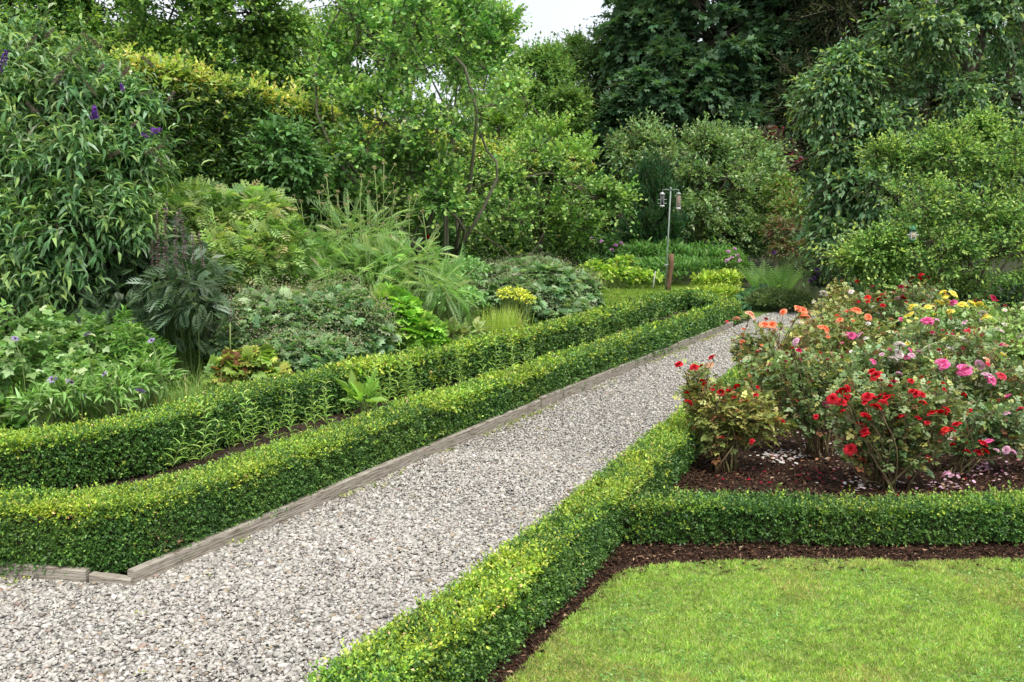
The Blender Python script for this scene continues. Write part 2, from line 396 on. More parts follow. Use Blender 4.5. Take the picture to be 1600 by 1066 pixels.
# gravel stones
def ico():
    p = (1 + 5 ** .5) / 2
    v = np.array([(-1, p, 0), (1, p, 0), (-1, -p, 0), (1, -p, 0), (0, -1, p), (0, 1, p), (0, -1, -p), (0, 1, -p), (p, 0, -1), (p, 0, 1), (-p, 0, -1), (-p, 0, 1)]) / 1.9
    f = np.array([(0, 11, 5), (0, 5, 1), (0, 1, 7), (0, 7, 10), (0, 10, 11), (1, 5, 9), (5, 11, 4), (11, 10, 2), (10, 7, 6), (7, 1, 8), (3, 9, 4), (3, 4, 2), (3, 2, 6), (3, 6, 8), (3, 8, 9), (4, 9, 5), (2, 4, 11), (6, 2, 10), (8, 6, 7), (9, 8, 1)])
    return v, f
OCT = (np.array([(1, 0, 0), (-1, 0, 0), (0, 1, 0), (0, -1, 0), (0, 0, 1), (0, 0, -1.)]), np.array([(0, 2, 4), (2, 1, 4), (1, 3, 4), (3, 0, 4), (2, 0, 5), (1, 2, 5), (3, 1, 5), (0, 3, 5)]))
def stones(acc, rng, P, size, tm, cols, tilt=.35):
    v, f = tm; n = len(P); k = len(v)
    V = v[None] + rng.uniform(-.42, .42, (n, k, 3))
    S = np.stack([rng.uniform(.8, 1.5, n), rng.uniform(.6, 1.05, n), rng.uniform(.35, .7, n)], 1) * size[:, None] * .5
    V = V * S[:, None]
    a = rng.uniform(0, 6.28, n); b = tilt * rng.standard_normal(n); c, s = np.cos(b)[:, None], np.sin(b)[:, None]
    x, y, z = V[..., 0], V[..., 1], V[..., 2]; x, z = x * c - z * s, x * s + z * c
    c, s = np.cos(a)[:, None], np.sin(a)[:, None]; x, y = x * c - y * s, x * s + y * c
    V = np.stack([x, y, z], 2) + P[:, None]
    F_ = (f[None] + (np.arange(n) * k)[:, None, None]).reshape(-1, 3)
    acc.add(V.reshape(-1, 3), [F_], [np.repeat(pick(rng, cols, n, .13, .012), len(f), 0)])
rng = np.random.default_rng(11)
scols = [(4, lin(186, 181, 173)), (3, lin(172, 167, 159)), (2, lin(199, 194, 186)), (1.1, lin(152, 148, 142)), (.5, lin(164, 150, 130)), (.3, lin(116, 110, 104)), (.1, lin(160, 138, 124))]
g = Acc()
P = scatter(rng, PATH, lambda d: 11500 * (1 if d < 4 else (4 / d) ** 1.1), 2.3, 6.4)
P[:, 2] = .006 + .012 * rng.random(len(P)) + .018 * (vnoise(P, 1.6) - .5)
stones(g, rng, P, (.0152 * np.exp(.38 * rng.standard_normal(len(P))) * (.85 + .3 * vnoise(P, 1.1))).clip(.007, .036), ico(), scols)
P = scatter(rng, PATH, lambda d: 10500 * (4 / d) ** 1.4, 6.4, 19)
P[:, 2] = .006 + .012 * rng.random(len(P))
stones(g, rng, P, (.015 * (P[:, 1] / 5) ** .5 * np.exp(.3 * rng.standard_normal(len(P)))), OCT, scols)
tag(g.build('gravel_stones', tone_mat('limestone', .9)), 'pale grey crushed stone chippings loose on the garden path', 'gravel', kind='stuff')

# bark chips on the mulch
rng = np.random.default_rng(12); g = Acc()
P = scatter(rng, BED, lambda d: 9000 * min(1, (4.5 / d) ** 1.6), 2.6, 11)
P[:, 2] = .008 + .014 * rng.random(len(P)); n = len(P)
D = rng.standard_normal((n, 3)) * [1, 1, .28]; 
ln = (.016 * np.exp(.45 * rng.standard_normal(n))).clip(.006, .05) * np.maximum(1, P[:, 1] / 7)
put_leaves(g, T_kite(.5, .2, 0), P, D, np.array([0, 0, 1.]) + .5 * rng.standard_normal((n, 3)), ln, ln * rng.uniform(.18, .5, n),
           pick(rng, [(5, lin(70, 49, 37)), (4, lin(92, 66, 50)), (3, lin(50, 35, 27)), (1.3, lin(134, 104, 82)), (.5, lin(176, 146, 118))], n))
P = scatter(rng, STRIP, lambda d: 1500 * min(1, (4.5 / d) ** 1.6), 3.6, 18); P[:, 2] = .01; n = len(P)
ln = .018 * np.maximum(1, P[:, 1] / 6) * rng.uniform(.5, 1.5, n)
put_leaves(g, T_kite(.5, .2, 0), P, rng.standard_normal((n, 3)) * [1, 1, .3], np.array([0, 0, 1.]) + .5 * rng.standard_normal((n, 3)), ln, ln * .5, pick(rng, [(3, lin(70, 50, 38)), (1, lin(120, 100, 80)), (1, lin(90, 70, 50))], n))
tag(g.build('bark_chips', tone_mat('bark_chip', .95)), 'dark brown shredded bark spread over the beds', 'bark mulch', kind='stuff')

# lawn grass and clover
def grass(poly, y0, y1, dens, hgt, seed, name, label, cols=None):
    rng = np.random.default_rng(seed); g = Acc()
    P = scatter(rng, poly, dens, y0, y1); P[:, 2] = .012; n = len(P)
    fine = (.35 * vnoise(P, 9) + .65 * vnoise(P, 34, 2.3))[:, None]
    A = np.array([0, 0, .8]) + .75 * rng.standard_normal((n, 3)) * [1, 1, .3]
    c = pick(rng, cols or [(5, lin(168, 197, 90)), (3, lin(152, 187, 78)), (2, lin(186, 212, 118)), (1, lin(206, 204, 146)), (1.2, lin(130, 174, 78))], n, .1)
    dry = (vnoise(P, 2.3, 9) > .66) & (rng.random(n) < .3); c[dry] = lin(184, 182, 112) * (1 + .1 * rng.standard_normal((dry.sum(), 1)))
    c *= .55 + .9 * fine
    k = np.maximum(1, P[:, 1] / 6)
    h = hgt * rng.uniform(.5, 1.3, n) * (.35 + 1.3 * fine[:, 0]) * k ** .4
    put_leaves(g, T_kite(.3, .1, -.25), P, A, rng.standard_normal((n, 3)) * [1, 1, .1], h, .0027 * k * rng.uniform(.7, 1.4, n), c)
    P = P[(vnoise(P, 5, 4) > .5) & (rng.random(n) < .10)]; n = len(P); P[:, 2] += hgt * .55 * rng.random(n)
    put_leaves(g, TRI, P, rng.standard_normal((n, 3)) * [1, 1, .2], np.array([0, 0, 1.]) + .35 * rng.standard_normal((n, 3)), .011 * rng.uniform(.7, 1.3, n), .011, pick(rng, [(2, lin(110, 158, 70)), (1, lin(140, 180, 100))], n))
    q = P[rng.random(len(P)) < .05]; q = np.repeat(q, 6, 0) + rng.standard_normal((len(q) * 6, 3)) * [.006, .006, .002]; m = len(q)
    put_leaves(g, KITE, q, rng.standard_normal((m, 3)), rng.standard_normal((m, 3)), .006, .003, pick(rng, [(2, lin(104, 88, 104)), (1, lin(130, 100, 92))], m))
    tag(g.build(name, MATS['leaf_matt']), label, 'grass', kind='stuff')
grass(LAWN, 2.6, 4.9, lambda d: 80000, .021, 21, 'lawn_grass', 'short bright green mown grass with clover in the foreground')
grass(FARLAWN, 12, 40, lambda d: 900, .05, 22, 'far_lawn_grass', 'small patch of bright lawn behind the parterre hedge', [(3, lin(150, 182, 76)), (2, lin(132, 168, 64))])

# ================================================================== EDGING BOARDS
wood = surf('weathered_timber', (.27, .235, .19), (.44, .40, .34), 3, .9, .5, (.17, .13, .10), 7, (1.2, 1.2, 12), coords='Object')
def board(a, b, h0, h1, th, label, seed):
    """a plank on edge from a to b, slightly bowed with worn edges; local x runs along it"""
    rng = np.random.default_rng(seed); a = np.array([a[0], a[1], 0]); b = np.array([b[0], b[1], 0]); L = np.linalg.norm(b - a); n = max(6, int(L / .12))
    ang = math.atan2(b[1] - a[1], b[0] - a[0]); V = []; F_ = []
    for i in range(n + 1):
        x = L * i / n; wv = .004 * math.sin(x * 1.1 + seed) + .0008 * rng.standard_normal(); hh = h0 + (h1 - h0) * i / n + .004 * math.sin(x * .8 + seed * 2) + .0008 * rng.standard_normal()
        bv = .006
        for (yy, zz) in ((0, -.06), (0, hh - bv), (bv, hh), (th - bv, hh), (th, hh - bv), (th, -.06)): V.append((x, yy + wv, zz))
    for i in range(n):
        for j in range(6):
            k = (j + 1) % 6; F_.append((i * 6 + j, i * 6 + k, i * 6 + 6 + k, i * 6 + 6 + j))
    F_.append(tuple(range(6))); F_.append(tuple(n * 6 + j for j in range(6))[::-1])
    me = bpy.data.meshes.new('timber_edging_board'); me.from_pydata(V, [], F_); me.update(); me.materials.append(wood)
    import bmesh
    bm = bmesh.new(); bm.from_mesh(me); bmesh.ops.recalc_face_normals(bm, faces=bm.faces); bm.to_mesh(me); bm.free()
    o = bpy.data.objects.new('timber_edging_board', me); sc.collection.objects.link(o); o.location = a; o.rotation_euler = (0, 0, ang)
    return tag(o, label, 'edging board', 'timber boards edging the gravel path')
def toward(a, b, gap=.006): a = np.array(a[:2]); b = np.array(b[:2]); d = (b - a) / np.linalg.norm(b - a); return a + d * gap, b - d * gap
for i, (p, q, h0, h1, lab) in enumerate([
        (BL[0], BL[1], .08, .105, 'long weathered grey plank edging the gravel from the near hedge corner'),
        (BL[1], BL[2], .12, .11, 'middle plank of the path edging, greyer, between two butt joints'),
        (BL[2], BL[3], .115, .105, 'farthest short plank of the path edging, near the end of the hedge'),
        (G(138, 913), G(206, 919), .05, .042, 'shortest stub of plank at the corner of the hedge, leftmost corner piece'),
        (G(-260, 889), G(136, 913), .11, .06, 'mossy dark plank along the left end of the hedge')]):
    a, b = toward(p, q); board(a, b, h0, h1, .045, lab, i + 3)

# ================================================================== CLIPPED HEDGES
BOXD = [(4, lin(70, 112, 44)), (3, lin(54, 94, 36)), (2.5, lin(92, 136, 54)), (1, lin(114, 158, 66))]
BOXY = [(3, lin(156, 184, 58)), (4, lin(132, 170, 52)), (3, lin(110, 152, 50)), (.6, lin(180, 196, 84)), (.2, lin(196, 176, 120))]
def resample(pts, step, smooth=3):
    pts = np.asarray(pts, float)[:, :2]; d = np.r_[0, np.cumsum(np.linalg.norm(np.diff(pts, axis=0), axis=1))]
    n = int(d[-1] / step) + 2; s = np.linspace(0, d[-1], n); P = np.stack([np.interp(s, d, pts[:, 0]), np.interp(s, d, pts[:, 1])], 1)
    for _ in range(smooth): P[1:-1] = (P[:-2] + 2 * P[1:-1] + P[2:]) / 4
    return P, s
def hedge(name, label, cat, line, wid, hgt, seed, dark=BOXD, yel=BOXY, lsz=.0155, minpx=.0031, dens=1.0, L=6, slen=.045, amp=.022, tm=KITE, lw=.62,
          ytop=.85, ysh=.10, topshoots=0, mat='leaf_gloss', group=None, hfun=None, rough=.03, nf=2.2, cover=3.6, yst=.80, smooth=3, patches=()):
    rng = np.random.default_rng(seed); C, S = resample(line, .1, smooth); n = len(C)
    T = nrm(np.gradient(C, axis=0)); Nn = np.stack([-T[:, 1], T[:, 0]], 1)
    base = np.array([*C[n // 2], 0]); root = empty(name, base, label, cat, group)
    wf = np.broadcast_to(wid, (n,)) if np.ndim(wid) == 0 else np.interp(np.linspace(0, 1, n), np.linspace(0, 1, len(wid)), wid)
    hf = np.broadcast_to(hgt, (n,)) if np.ndim(hgt) == 0 else np.interp(np.linspace(0, 1, n), np.linspace(0, 1, len(hgt)), hgt)
    core = Acc()                                    # woody heart of the hedge
    prof = [(-1, .02), (-1, .55), (-.9, .9), (-.6, 1), (.6, 1), (.9, .9), (1, .55), (1, .02)]; k = len(prof); V = []
    ins = min(.06 + amp * 1.3, wf.min() * .3)
    for i in range(n):
        for (u, v) in prof: V.append([*(C[i] + Nn[i] * u * (wf[i] / 2 - ins)), v * (hf[i] - ins)])
    F_ = [[i * k + j, i * k + j + 1, i * k + k + j + 1, i * k + k + j] for i in range(n - 1) for j in range(k - 1)]
    core.add(V, [np.array(F_), np.array([list(range(k)), [(n - 1) * k + j for j in range(k)]])], [np.tile((.05, .05, .03), (len(F_), 1)), np.tile((.05, .05, .03), (2, 1))])
    fo = Acc()
    tot = S[-1]; dist = np.maximum(2.2, np.linalg.norm(C, axis=1))
    sz_c = np.maximum(lsz, minpx * dist)
    per = wf + 2 * hf
    rate = cover * dens * per / (sz_c ** 2 * lw * .55) / L           # sprigs per metre
    curv = np.linalg.norm(np.gradient(T, axis=0), axis=1) / .1; rate = rate * (1 + 1.5 * (curv * wf / 2).clip(0, 2))
    cum = np.r_[0, np.cumsum((rate[1:] + rate[:-1]) / 2 * np.diff(S))]; Nt = int(cum[-1])
    u = np.interp(rng.random(Nt) * cum[-1], cum, np.arange(n))
    ncap = int(rate[-1] / per[-1] * wf[-1] * hf[-1] * 1.0); ncap0 = int(rate[0] / per[0] * wf[0] * hf[0])
    i0 = u.astype(int).clip(0, n - 2); fr = (u - i0)[:, None]
    c = C[i0] * (1 - fr) + C[i0 + 1] * fr; nn = Nn[i0] * (1 - fr) + Nn[i0 + 1] * fr; W = (wf[i0]); H = hf[i0]; sz = sz_c[i0]
    pr = rng.random(Nt) * (W + 2 * H); side = np.where(pr < H, -1, np.where(pr < 2 * H, 1, 0))
    a = np.where(side == -1, pr, np.where(side == 1, pr - H, pr - 2 * H))
    z = np.where(side == 0, H, a); uu = np.where(side == 0, a - W / 2, side * W / 2)
    z = np.where(side != 0, .02 + z * (1 - .02 / H), z)
    rr = np.minimum(.05, W * .16)                                      # rounded shoulders
    e = np.maximum(0, (np.abs(uu) - (W / 2 - rr)) / rr) * (side == 0); z = z - rr * .45 * e ** 2
    e2 = np.maximum(0, (z - (H - rr)) / rr) * (side != 0); uu = uu - np.sign(uu) * rr * .45 * e2 ** 2
    lowin = np.maximum(0, 1 - z / (.25 * H)) * (side != 0); uu -= np.sign(uu) * lowin * .13 * W * .4
    p3 = np.stack([c[:, 0] + nn[:, 0] * uu, c[:, 1] + nn[:, 1] * uu, z], 1)
    no = np.where((side == 0)[:, None], np.array([0, 0, 1.]), np.concatenate([nn * np.sign(uu + 1e-9)[:, None], np.zeros((Nt, 1))], 1))
    no = nrm(no + np.stack([nn[:, 0] * np.sign(uu) * e, nn[:, 1] * np.sign(uu) * e, e2], 1) * .8)
    bul = (vnoise(p3, nf, seed) - .5) * 2 * amp + (vnoise(p3, nf * 3.1, seed + 3) - .5) * amp
    inn = rng.random(Nt) ** 1.5 * rough * 1.5
    B = p3 + no * (bul - inn - slen * .6)[:, None]
    for (cnt, i_, sg) in ((ncap, n - 1, 1), (ncap0, 0, -1)):
        q = np.stack([rng.uniform(-.5, .5, cnt) * wf[i_], rng.random(cnt) * hf[i_]], 1)
        b = np.stack([C[i_, 0] + Nn[i_, 0] * q[:, 0], C[i_, 1] + Nn[i_, 1] * q[:, 0], q[:, 1]], 1)
        o_ = np.tile([*(T[i_] * sg), 0.], (cnt, 1)); B = np.concatenate([B, b - o_ * rng.random((cnt, 1)) * rough]); no = np.concatenate([no, o_])
        sz = np.r_[sz, np.full(cnt, sz_c[i_])]; H = np.r_[H, np.full(cnt, hf[i_])]
    B[:, 2] = B[:, 2].clip(.008, 9)
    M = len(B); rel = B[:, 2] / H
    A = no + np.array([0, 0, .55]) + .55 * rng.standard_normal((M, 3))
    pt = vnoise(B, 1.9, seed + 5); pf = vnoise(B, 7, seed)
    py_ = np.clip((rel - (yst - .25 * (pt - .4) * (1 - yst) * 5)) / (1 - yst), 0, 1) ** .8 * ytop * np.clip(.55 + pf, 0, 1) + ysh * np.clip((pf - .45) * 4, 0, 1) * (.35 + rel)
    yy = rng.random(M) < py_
    for (pc, pr_, cut, tanp) in patches:
        dd = np.linalg.norm(B - np.asarray(pc), axis=1); hit = dd < pr_ * (.6 + .8 * pf)
        gone = hit & (rng.random(M) < cut); tan = hit & ~gone & (rng.random(M) < tanp)
        shoots(fo, rng, B[tan], A[tan], slen, L, tm, lsz, lw, [(2, lin(150, 118, 76)), (1, lin(176, 150, 104)), (1, lin(110, 120, 60))], None, .05, .1, 65)
        tw = np.where(gone)[0][:40]; prisms(core, B[tw] - no[tw] * .03, B[tw] + no[tw] * .03 + rng.standard_normal((len(tw), 3)) * .02, .0025, .0012, (.3, .24, .15))
        yy = yy & ~hit; B[hit & (gone | tan)] = np.array([0, 0, -5.])
    keepm = B[:, 2] > -1
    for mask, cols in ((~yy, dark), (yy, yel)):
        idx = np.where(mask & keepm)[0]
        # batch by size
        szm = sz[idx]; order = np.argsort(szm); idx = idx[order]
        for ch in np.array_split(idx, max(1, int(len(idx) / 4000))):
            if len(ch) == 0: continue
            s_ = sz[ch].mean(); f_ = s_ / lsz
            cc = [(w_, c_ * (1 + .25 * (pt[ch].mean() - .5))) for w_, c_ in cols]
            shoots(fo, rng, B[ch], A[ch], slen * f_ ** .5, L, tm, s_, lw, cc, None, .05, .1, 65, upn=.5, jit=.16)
    # stray upright sprigs along the top
    ns = int(tot * (topshoots or 14)); ii = (rng.random(ns) ** 1 * (n - 1)).astype(int)
    b = np.stack([C[ii, 0] + Nn[ii, 0] * rng.uniform(-.45, .45, ns) * wf[ii], C[ii, 1] + Nn[ii, 1] * rng.uniform(-.45, .45, ns) * wf[ii], hf[ii] - .01 + 0 * ii], 1)
    for ch in np.array_split(np.argsort(dist[ii]), 5):
        if len(ch): 
            s_ = sz_c[ii[ch]].mean()
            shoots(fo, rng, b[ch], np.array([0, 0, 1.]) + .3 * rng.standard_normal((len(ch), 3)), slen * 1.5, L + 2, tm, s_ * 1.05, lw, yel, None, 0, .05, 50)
    fo.build('foliage', MATS[mat], root, base); core.build('branches', BARK, root, base)
    return root

GB = 'clipped box hedges around the beds'
HF, HB, HR = .36, .36, .30
# centre lines worked out from their outer top edges
FL_out = [G(-420, 800, HF), G(0, 782, HF), G(120, 783, HF), G(222, 790, HF), G(400, 722, HF), G(700, 622, HF), G(921, 552, HF), G(1158, 474, HF)]
def offset(pts, d):
    P = np.asarray(pts)[:, :2]; T = nrm(np.gradient(P, axis=0)); 
    Nl = np.stack([-T[:, 1], T[:, 0]], 1); return P + Nl * d
WF = .30
# front line: left wing + straight run; offset away from the path (left of travel)
run = np.array([G(222, 790, HF), G(1158, 473, HF)])[:, :2]; wing = np.array([G(-420, 790, HF), G(222, 790, HF)])[:, :2]
du = nrm(run[1] - run[0]); dn = np.array([-du[1], du[0]]); wu = nrm(wing[1] - wing[0]); wn = np.array([-wu[1], wu[0]])
c_run = [run[0] + dn * WF / 2, run[1] + dn * WF / 2]; c_wing = [wing[0] + wn * WF / 2, wing[1] + wn * WF / 2]
def isect(p, d, q, e):
    M = np.array([[d[0], -e[0]], [d[1], -e[1]]]); t = np.linalg.solve(M, q - p); return p + d * t[0]
corner = isect(c_run[0], du, c_wing[0], wu)
print('run dir deg', math.degrees(math.atan2(du[0], du[1])), 'corner', corner, 'end', c_run[1])
hedge('box_hedge', 'clipped box hedge beside the timber edging, nearest the gravel, turning at the left corner', 'hedge', [c_wing[0], corner, c_run[1]], WF, HF, 31, group=GB, smooth=1, rough=.02, patches=[(at(268, 830, 4.25), .09, .3, .07), (at(700, 668, 7.1), .08, .3, .05), (at(60, 850, 4.3), .06, .3, .05)])
bl = [G(-300, 722, HB), G(0, 686, HB), G(200, 660, HB), G(400, 604, HB), G(700, 545, HB), G(900, 500, HB), G(1040, 462, HB), G(1080, 455, HB)]
bk = [p[:2] for p in bl] + [c_run[1] + dn * .1]
hedge('box_hedge', 'clipped box hedge running behind the weedy strip, backed by the flower border', 'hedge', bk, .33, HB, 32, group=GB, rough=.02)
rl = np.array([p[:2] for p in [G(250, 1290, HR), G(477, 1061, HR), G(684, 932, HR), G(853, 803, HR), G(935, 741, HR), G(1057, 643, HR), G(1150, 570, HR)]])
rc = rl.copy(); T_ = nrm(np.gradient(rl, axis=0)); rc += np.stack([T_[:, 1], -T_[:, 0]], 1) * .11
hedge('box_hedge', 'low box hedge between the gravel path and the lawn, nearest the camera', 'hedge', rc, .22, [.31, .31, .30, .29, .29], 33, group=GB, ytop=.95, ysh=.2)
cl = [G(950, 843, 0), G(1100, 845), G(1300, 848), G(1450, 848), G(1620, 841), G(1900, 839)]
hedge('box_hedge', 'low box hedge crossing between the rose bed and the lawn', 'hedge', cl, .25, [.22, .235, .215, .235, .22, .24], 34, group=GB, amp=.032, ytop=.85, patches=[(at(1408, 832, 4.36), .06, .6, .5), (at(1300, 848, 4.36), .04, .5, .3), (at(1120, 820, 4.36), .04, .3, .1)])


# ================================================================== PERENNIALS
def mound(name, label, cat, base, lobes, n, tm, lsize, lw, cols, seed=1, mat='leaf', group=None, upn=.8, droop=.25, shell=.55, stems=40,
          stemcol=None, jit=.14, patchy=.25, tops=None, sj=.25, sticks=None, tilt=.45, lump=.3, rootz=0.0):
    """leafy clump: leaves on their own stalks over overlapping domes. tops=(name, n, builder) adds flower heads or panicles"""
    rng = np.random.default_rng(seed); base = np.asarray(base, float); root = empty(name, base, label, cat, group)
    fo = Acc(); st = Acc(); wts = np.array([l[1][0] * (l[1][2] + l[1][1]) for l in lobes]); wts = wts / wts.sum()
    for (c, rad), w_ in zip(lobes, wts):
        c = np.asarray(c); rad = np.asarray(rad); m = int(n * w_ * 1.25)
        d = nrm(rng.standard_normal((m, 3))); d[:, 2] = np.where(d[:, 2] < -.35, -d[:, 2], d[:, 2])
        f = shell + (1 - shell) * rng.random(m) ** .6
        lumps = 1 + lump * (vnoise(d * 2.3 + c, 1.5, seed) - .5) * 2 + lump * .5 * (vnoise(d * 5.5 + c, 1.5, seed) - .5) * 2
        P = c + d * rad * (f * lumps)[:, None]
        k = (vnoise(P, 1.2 / rad.mean() + 1.0, seed) > patchy * (1.0)) & (P[:, 2] > .015) & (((d * nrm(CAM - c)).sum(1) > -.45) | (rng.random(m) < .5))
        P, d = P[k], d[k]; m = len(P)
        D = d * .8 + tilt * rng.standard_normal((m, 3)); D[:, 2] -= droop
        Nn = np.array([0, 0, upn]) + d * .55 + .3 * rng.standard_normal((m, 3))
        col = pick(rng, cols, m, jit); col *= (.8 + .4 * vnoise(P, 2.2 / rad.mean(), seed + 2))[:, None]
        ls = lsize * (1 + sj * rng.standard_normal(m)).clip(.4, 1.7)
        put_leaves(fo, tm, P, D, Nn, ls, ls * lw, col)
        q = rng.random(m) < min(1, stems * w_ / max(m, 1) * 4)
        b0 = np.stack([base[0] + (c[0] - base[0]) * .8 + rng.standard_normal(q.sum()) * rad[0] * .25, base[1] + (c[1] - base[1]) * .8 + rng.standard_normal(q.sum()) * rad[1] * .25, np.full(q.sum(), rootz)], 1)
        mid = (b0 + P[q]) / 2 + (P[q] - b0) * [.0, .0, .15]
        prisms(st, b0, mid, .004, .003); prisms(st, mid, P[q], .003, .002)
    fo.build('foliage', MATS[mat], root, base)
    if not st.empty(): st.build('stems', STEM, root, base)
    if tops: tops(root, base, lobes, rng)
    return root

def haze_top(name, n, cols, size, rise, up_=.3, mat='leaf_matt', lw=.5, L=16, r=.06):
    """airy panicles of seed heads floating over a clump (part of it)"""
    def f(root, base, lobes, rng):
        a = Acc(); s = Acc()
        for c, rad in lobes:
            m = int(n / len(lobes)); d = nrm(rng.standard_normal((m, 3))); d[:, 2] = abs(d[:, 2]) + up_; d = nrm(d)
            B = c + d * rad * .8; T = c + d * rad * (1 + rise * rng.random((m, 1))); T[:, 2] += rise * .3 * rng.random(m)
            prisms(s, B, T, .0018, .0012)
            P = (T[:, None] + r * rng.standard_normal((m, L, 3))).reshape(-1, 3); k = len(P)
            put_leaves(a, KITE, P, rng.standard_normal((k, 3)), rng.standard_normal((k, 3)), size * rng.uniform(.6, 1.4, k), size * lw, pick(rng, cols, k, .15))
        a.build(name, MATS[mat], root, base); s.build('flower_stalks', STEM, root, base)
    return f

_parts = {}
def place_part(src_key, maker, root, loc, rot, scale, name):
    if src_key not in _parts: _parts[src_key] = maker()
    me = _parts[src_key]; o = bpy.data.objects.new(name, me); sc.collection.objects.link(o); o.parent = root
    o.location = [float(a) for a in (np.asarray(loc) - np.array(root.location))]; o.rotation_euler = rot; o.scale = (scale,) * 3; return o
def as_mesh(acc, name, mat):
    o = acc.build(name, mat); me = o.data; bpy.data.objects.remove(o); return me

def blades(acc, rng, c, n, h, r, wd, cols, arch=.5):
    B = np.array(c) + np.stack([rng.standard_normal(n) * r * .3, rng.standard_normal(n) * r * .3, np.zeros(n)], 1)
    a = rng.random(n) * 6.28; o = np.stack([np.cos(a), np.sin(a), np.zeros(n)], 1); hh = h * rng.uniform(.55, 1.1, n); lean = rng.random(n) ** .7 * r
    pr = B; ts = (.35, .7, 1.0); col = pick(rng, cols, n, .12)
    side = np.cross(o, [0, 0, 1.]); ws = (wd, wd * .85, wd * .55, .0006); P = [B]
    for t in ts: P.append(B + o * (lean * (t ** 2))[:, None] + np.array([0, 0, 1.]) * (hh * (t - arch * .45 * t ** 3 * (lean / r)))[:, None])
    V = np.stack([q + s * side * w_ / 2 for q, w_ in zip(P, ws) for s in (-1, 1)], 1); k = 8
    f = np.array([[0, 1, 3, 2], [2, 3, 5, 4], [4, 5, 7, 6]]); Fs = (f[None] + (np.arange(n) * k)[:, None, None]).reshape(-1, 4)
    acc.add(V.reshape(-1, 3), [Fs], [np.repeat(col, 3, 0)])
def tuft(name, label, cat, spots, n, h, r, wd, cols, seed, arch=.5, group=None):
    rng = np.random.default_rng(seed); base = np.array(spots[0]); root = empty(name, base, label, cat, group); a = Acc()
    for s in spots: blades(a, rng, s, n // len(spots), h, r, wd, cols, arch)
    a.build('blades', MATS['leaf'], root, base); return root

# palette
g_ = lambda *c: lin(*c)
MID = [(3, g_(96, 138, 58)), (2, g_(76, 118, 46)), (1, g_(122, 160, 74))]
DARK = [(3, g_(58, 92, 44)), (2, g_(44, 76, 36)), (1, g_(78, 112, 54))]
LITE = [(3, g_(138, 174, 78)), (2, g_(116, 156, 64)), (1, g_(164, 192, 98))]
APPLE = [(3, g_(98, 144, 70)), (2, g_(78, 122, 56)), (1.4, g_(130, 170, 92)), (.7, g_(168, 196, 136))]
GREY = [(3, g_(118, 150, 100)), (2, g_(96, 132, 84)), (1.3, g_(150, 174, 130))]

# ---------------------------------------------------------------- distant wood (one mass nobody could count)
rng = np.random.default_rng(90); g = Acc(); m = 44000
x = rng.uniform(-62, 62, m); yb = 62 + rng.random(m) * 10
hgt = 6.5 + 4.5 * vnoise(np.stack([x, x * 0, x * 0], 1), .09, 3) + 2.5 * vnoise(np.stack([x, x * 0, x * 0], 1), .4, 8)
hgt = hgt + np.clip((x - 8) / 8, 0, 1) * 8 + np.clip((-x - 14) / 10, 0, 1) * 5
P = np.stack([x, yb - 2 * rng.random(m), hgt * rng.random(m)], 1)
shoots(g, rng, P, np.array([0, -.6, .5]) + .7 * rng.standard_normal((m, 3)), .7, 5, KITE, .5, .6, DARK, None, .1, .3, 60)
o = g.build('distant_wood', MATS['leaf_matt']); tag(o, 'dark mass of distant woodland closing the view behind the garden', 'woodland', kind='stuff')

# low cover over the soil of the flower border
rng = np.random.default_rng(91); g = Acc()
border = [G(-900, 700), G(0, 690), G(200, 672), G(400, 622), G(700, 552), G(860, 515), G(900, 470), G(850, 430)] + [np.array([-1, 34, 0]), np.array([-26, 34, 0]), np.array([-26, 8, 0])]
P = scatter(rng, border, lambda d: 90 * (8 / d) if d > 8 else 110, 5, 30); m = len(P)
P[:, 2] = .01; s_ = np.maximum(1, P[:, 1] / 9).mean()
shoots(g, rng, P, np.array([0, 0, 1.]) + .6 * rng.standard_normal((m, 3)), .16, 7, OVAL, .055 * s_, .6, MID, None, .2, .3, 65)
tag(g.build('ground_cover', MATS['leaf']), 'low mixed leafy ground cover filling the soil between border plants', 'ground cover', kind='stuff')
rng = np.random.default_rng(92); g = Acc()
rb = [np.array(v) for v in ((5.5, 14, 0), (9, 22, 0), (10, 34, 0), (30, 34, 0), (24, 13, 0), (8, 11.5, 0))]
P = scatter(rng, [*rb], lambda d: 60, 11, 34); m = len(P); P[:, 2] = .01
shoots(g, rng, P, np.array([0, 0, 1.]) + .6 * rng.standard_normal((m, 3)), .2, 6, OVAL, .1, .6, DARK, None, .2, .3, 65)
tag(g.build('undergrowth', MATS['leaf']), 'dark leafy undergrowth beneath the trees on the right', 'undergrowth', kind='stuff')

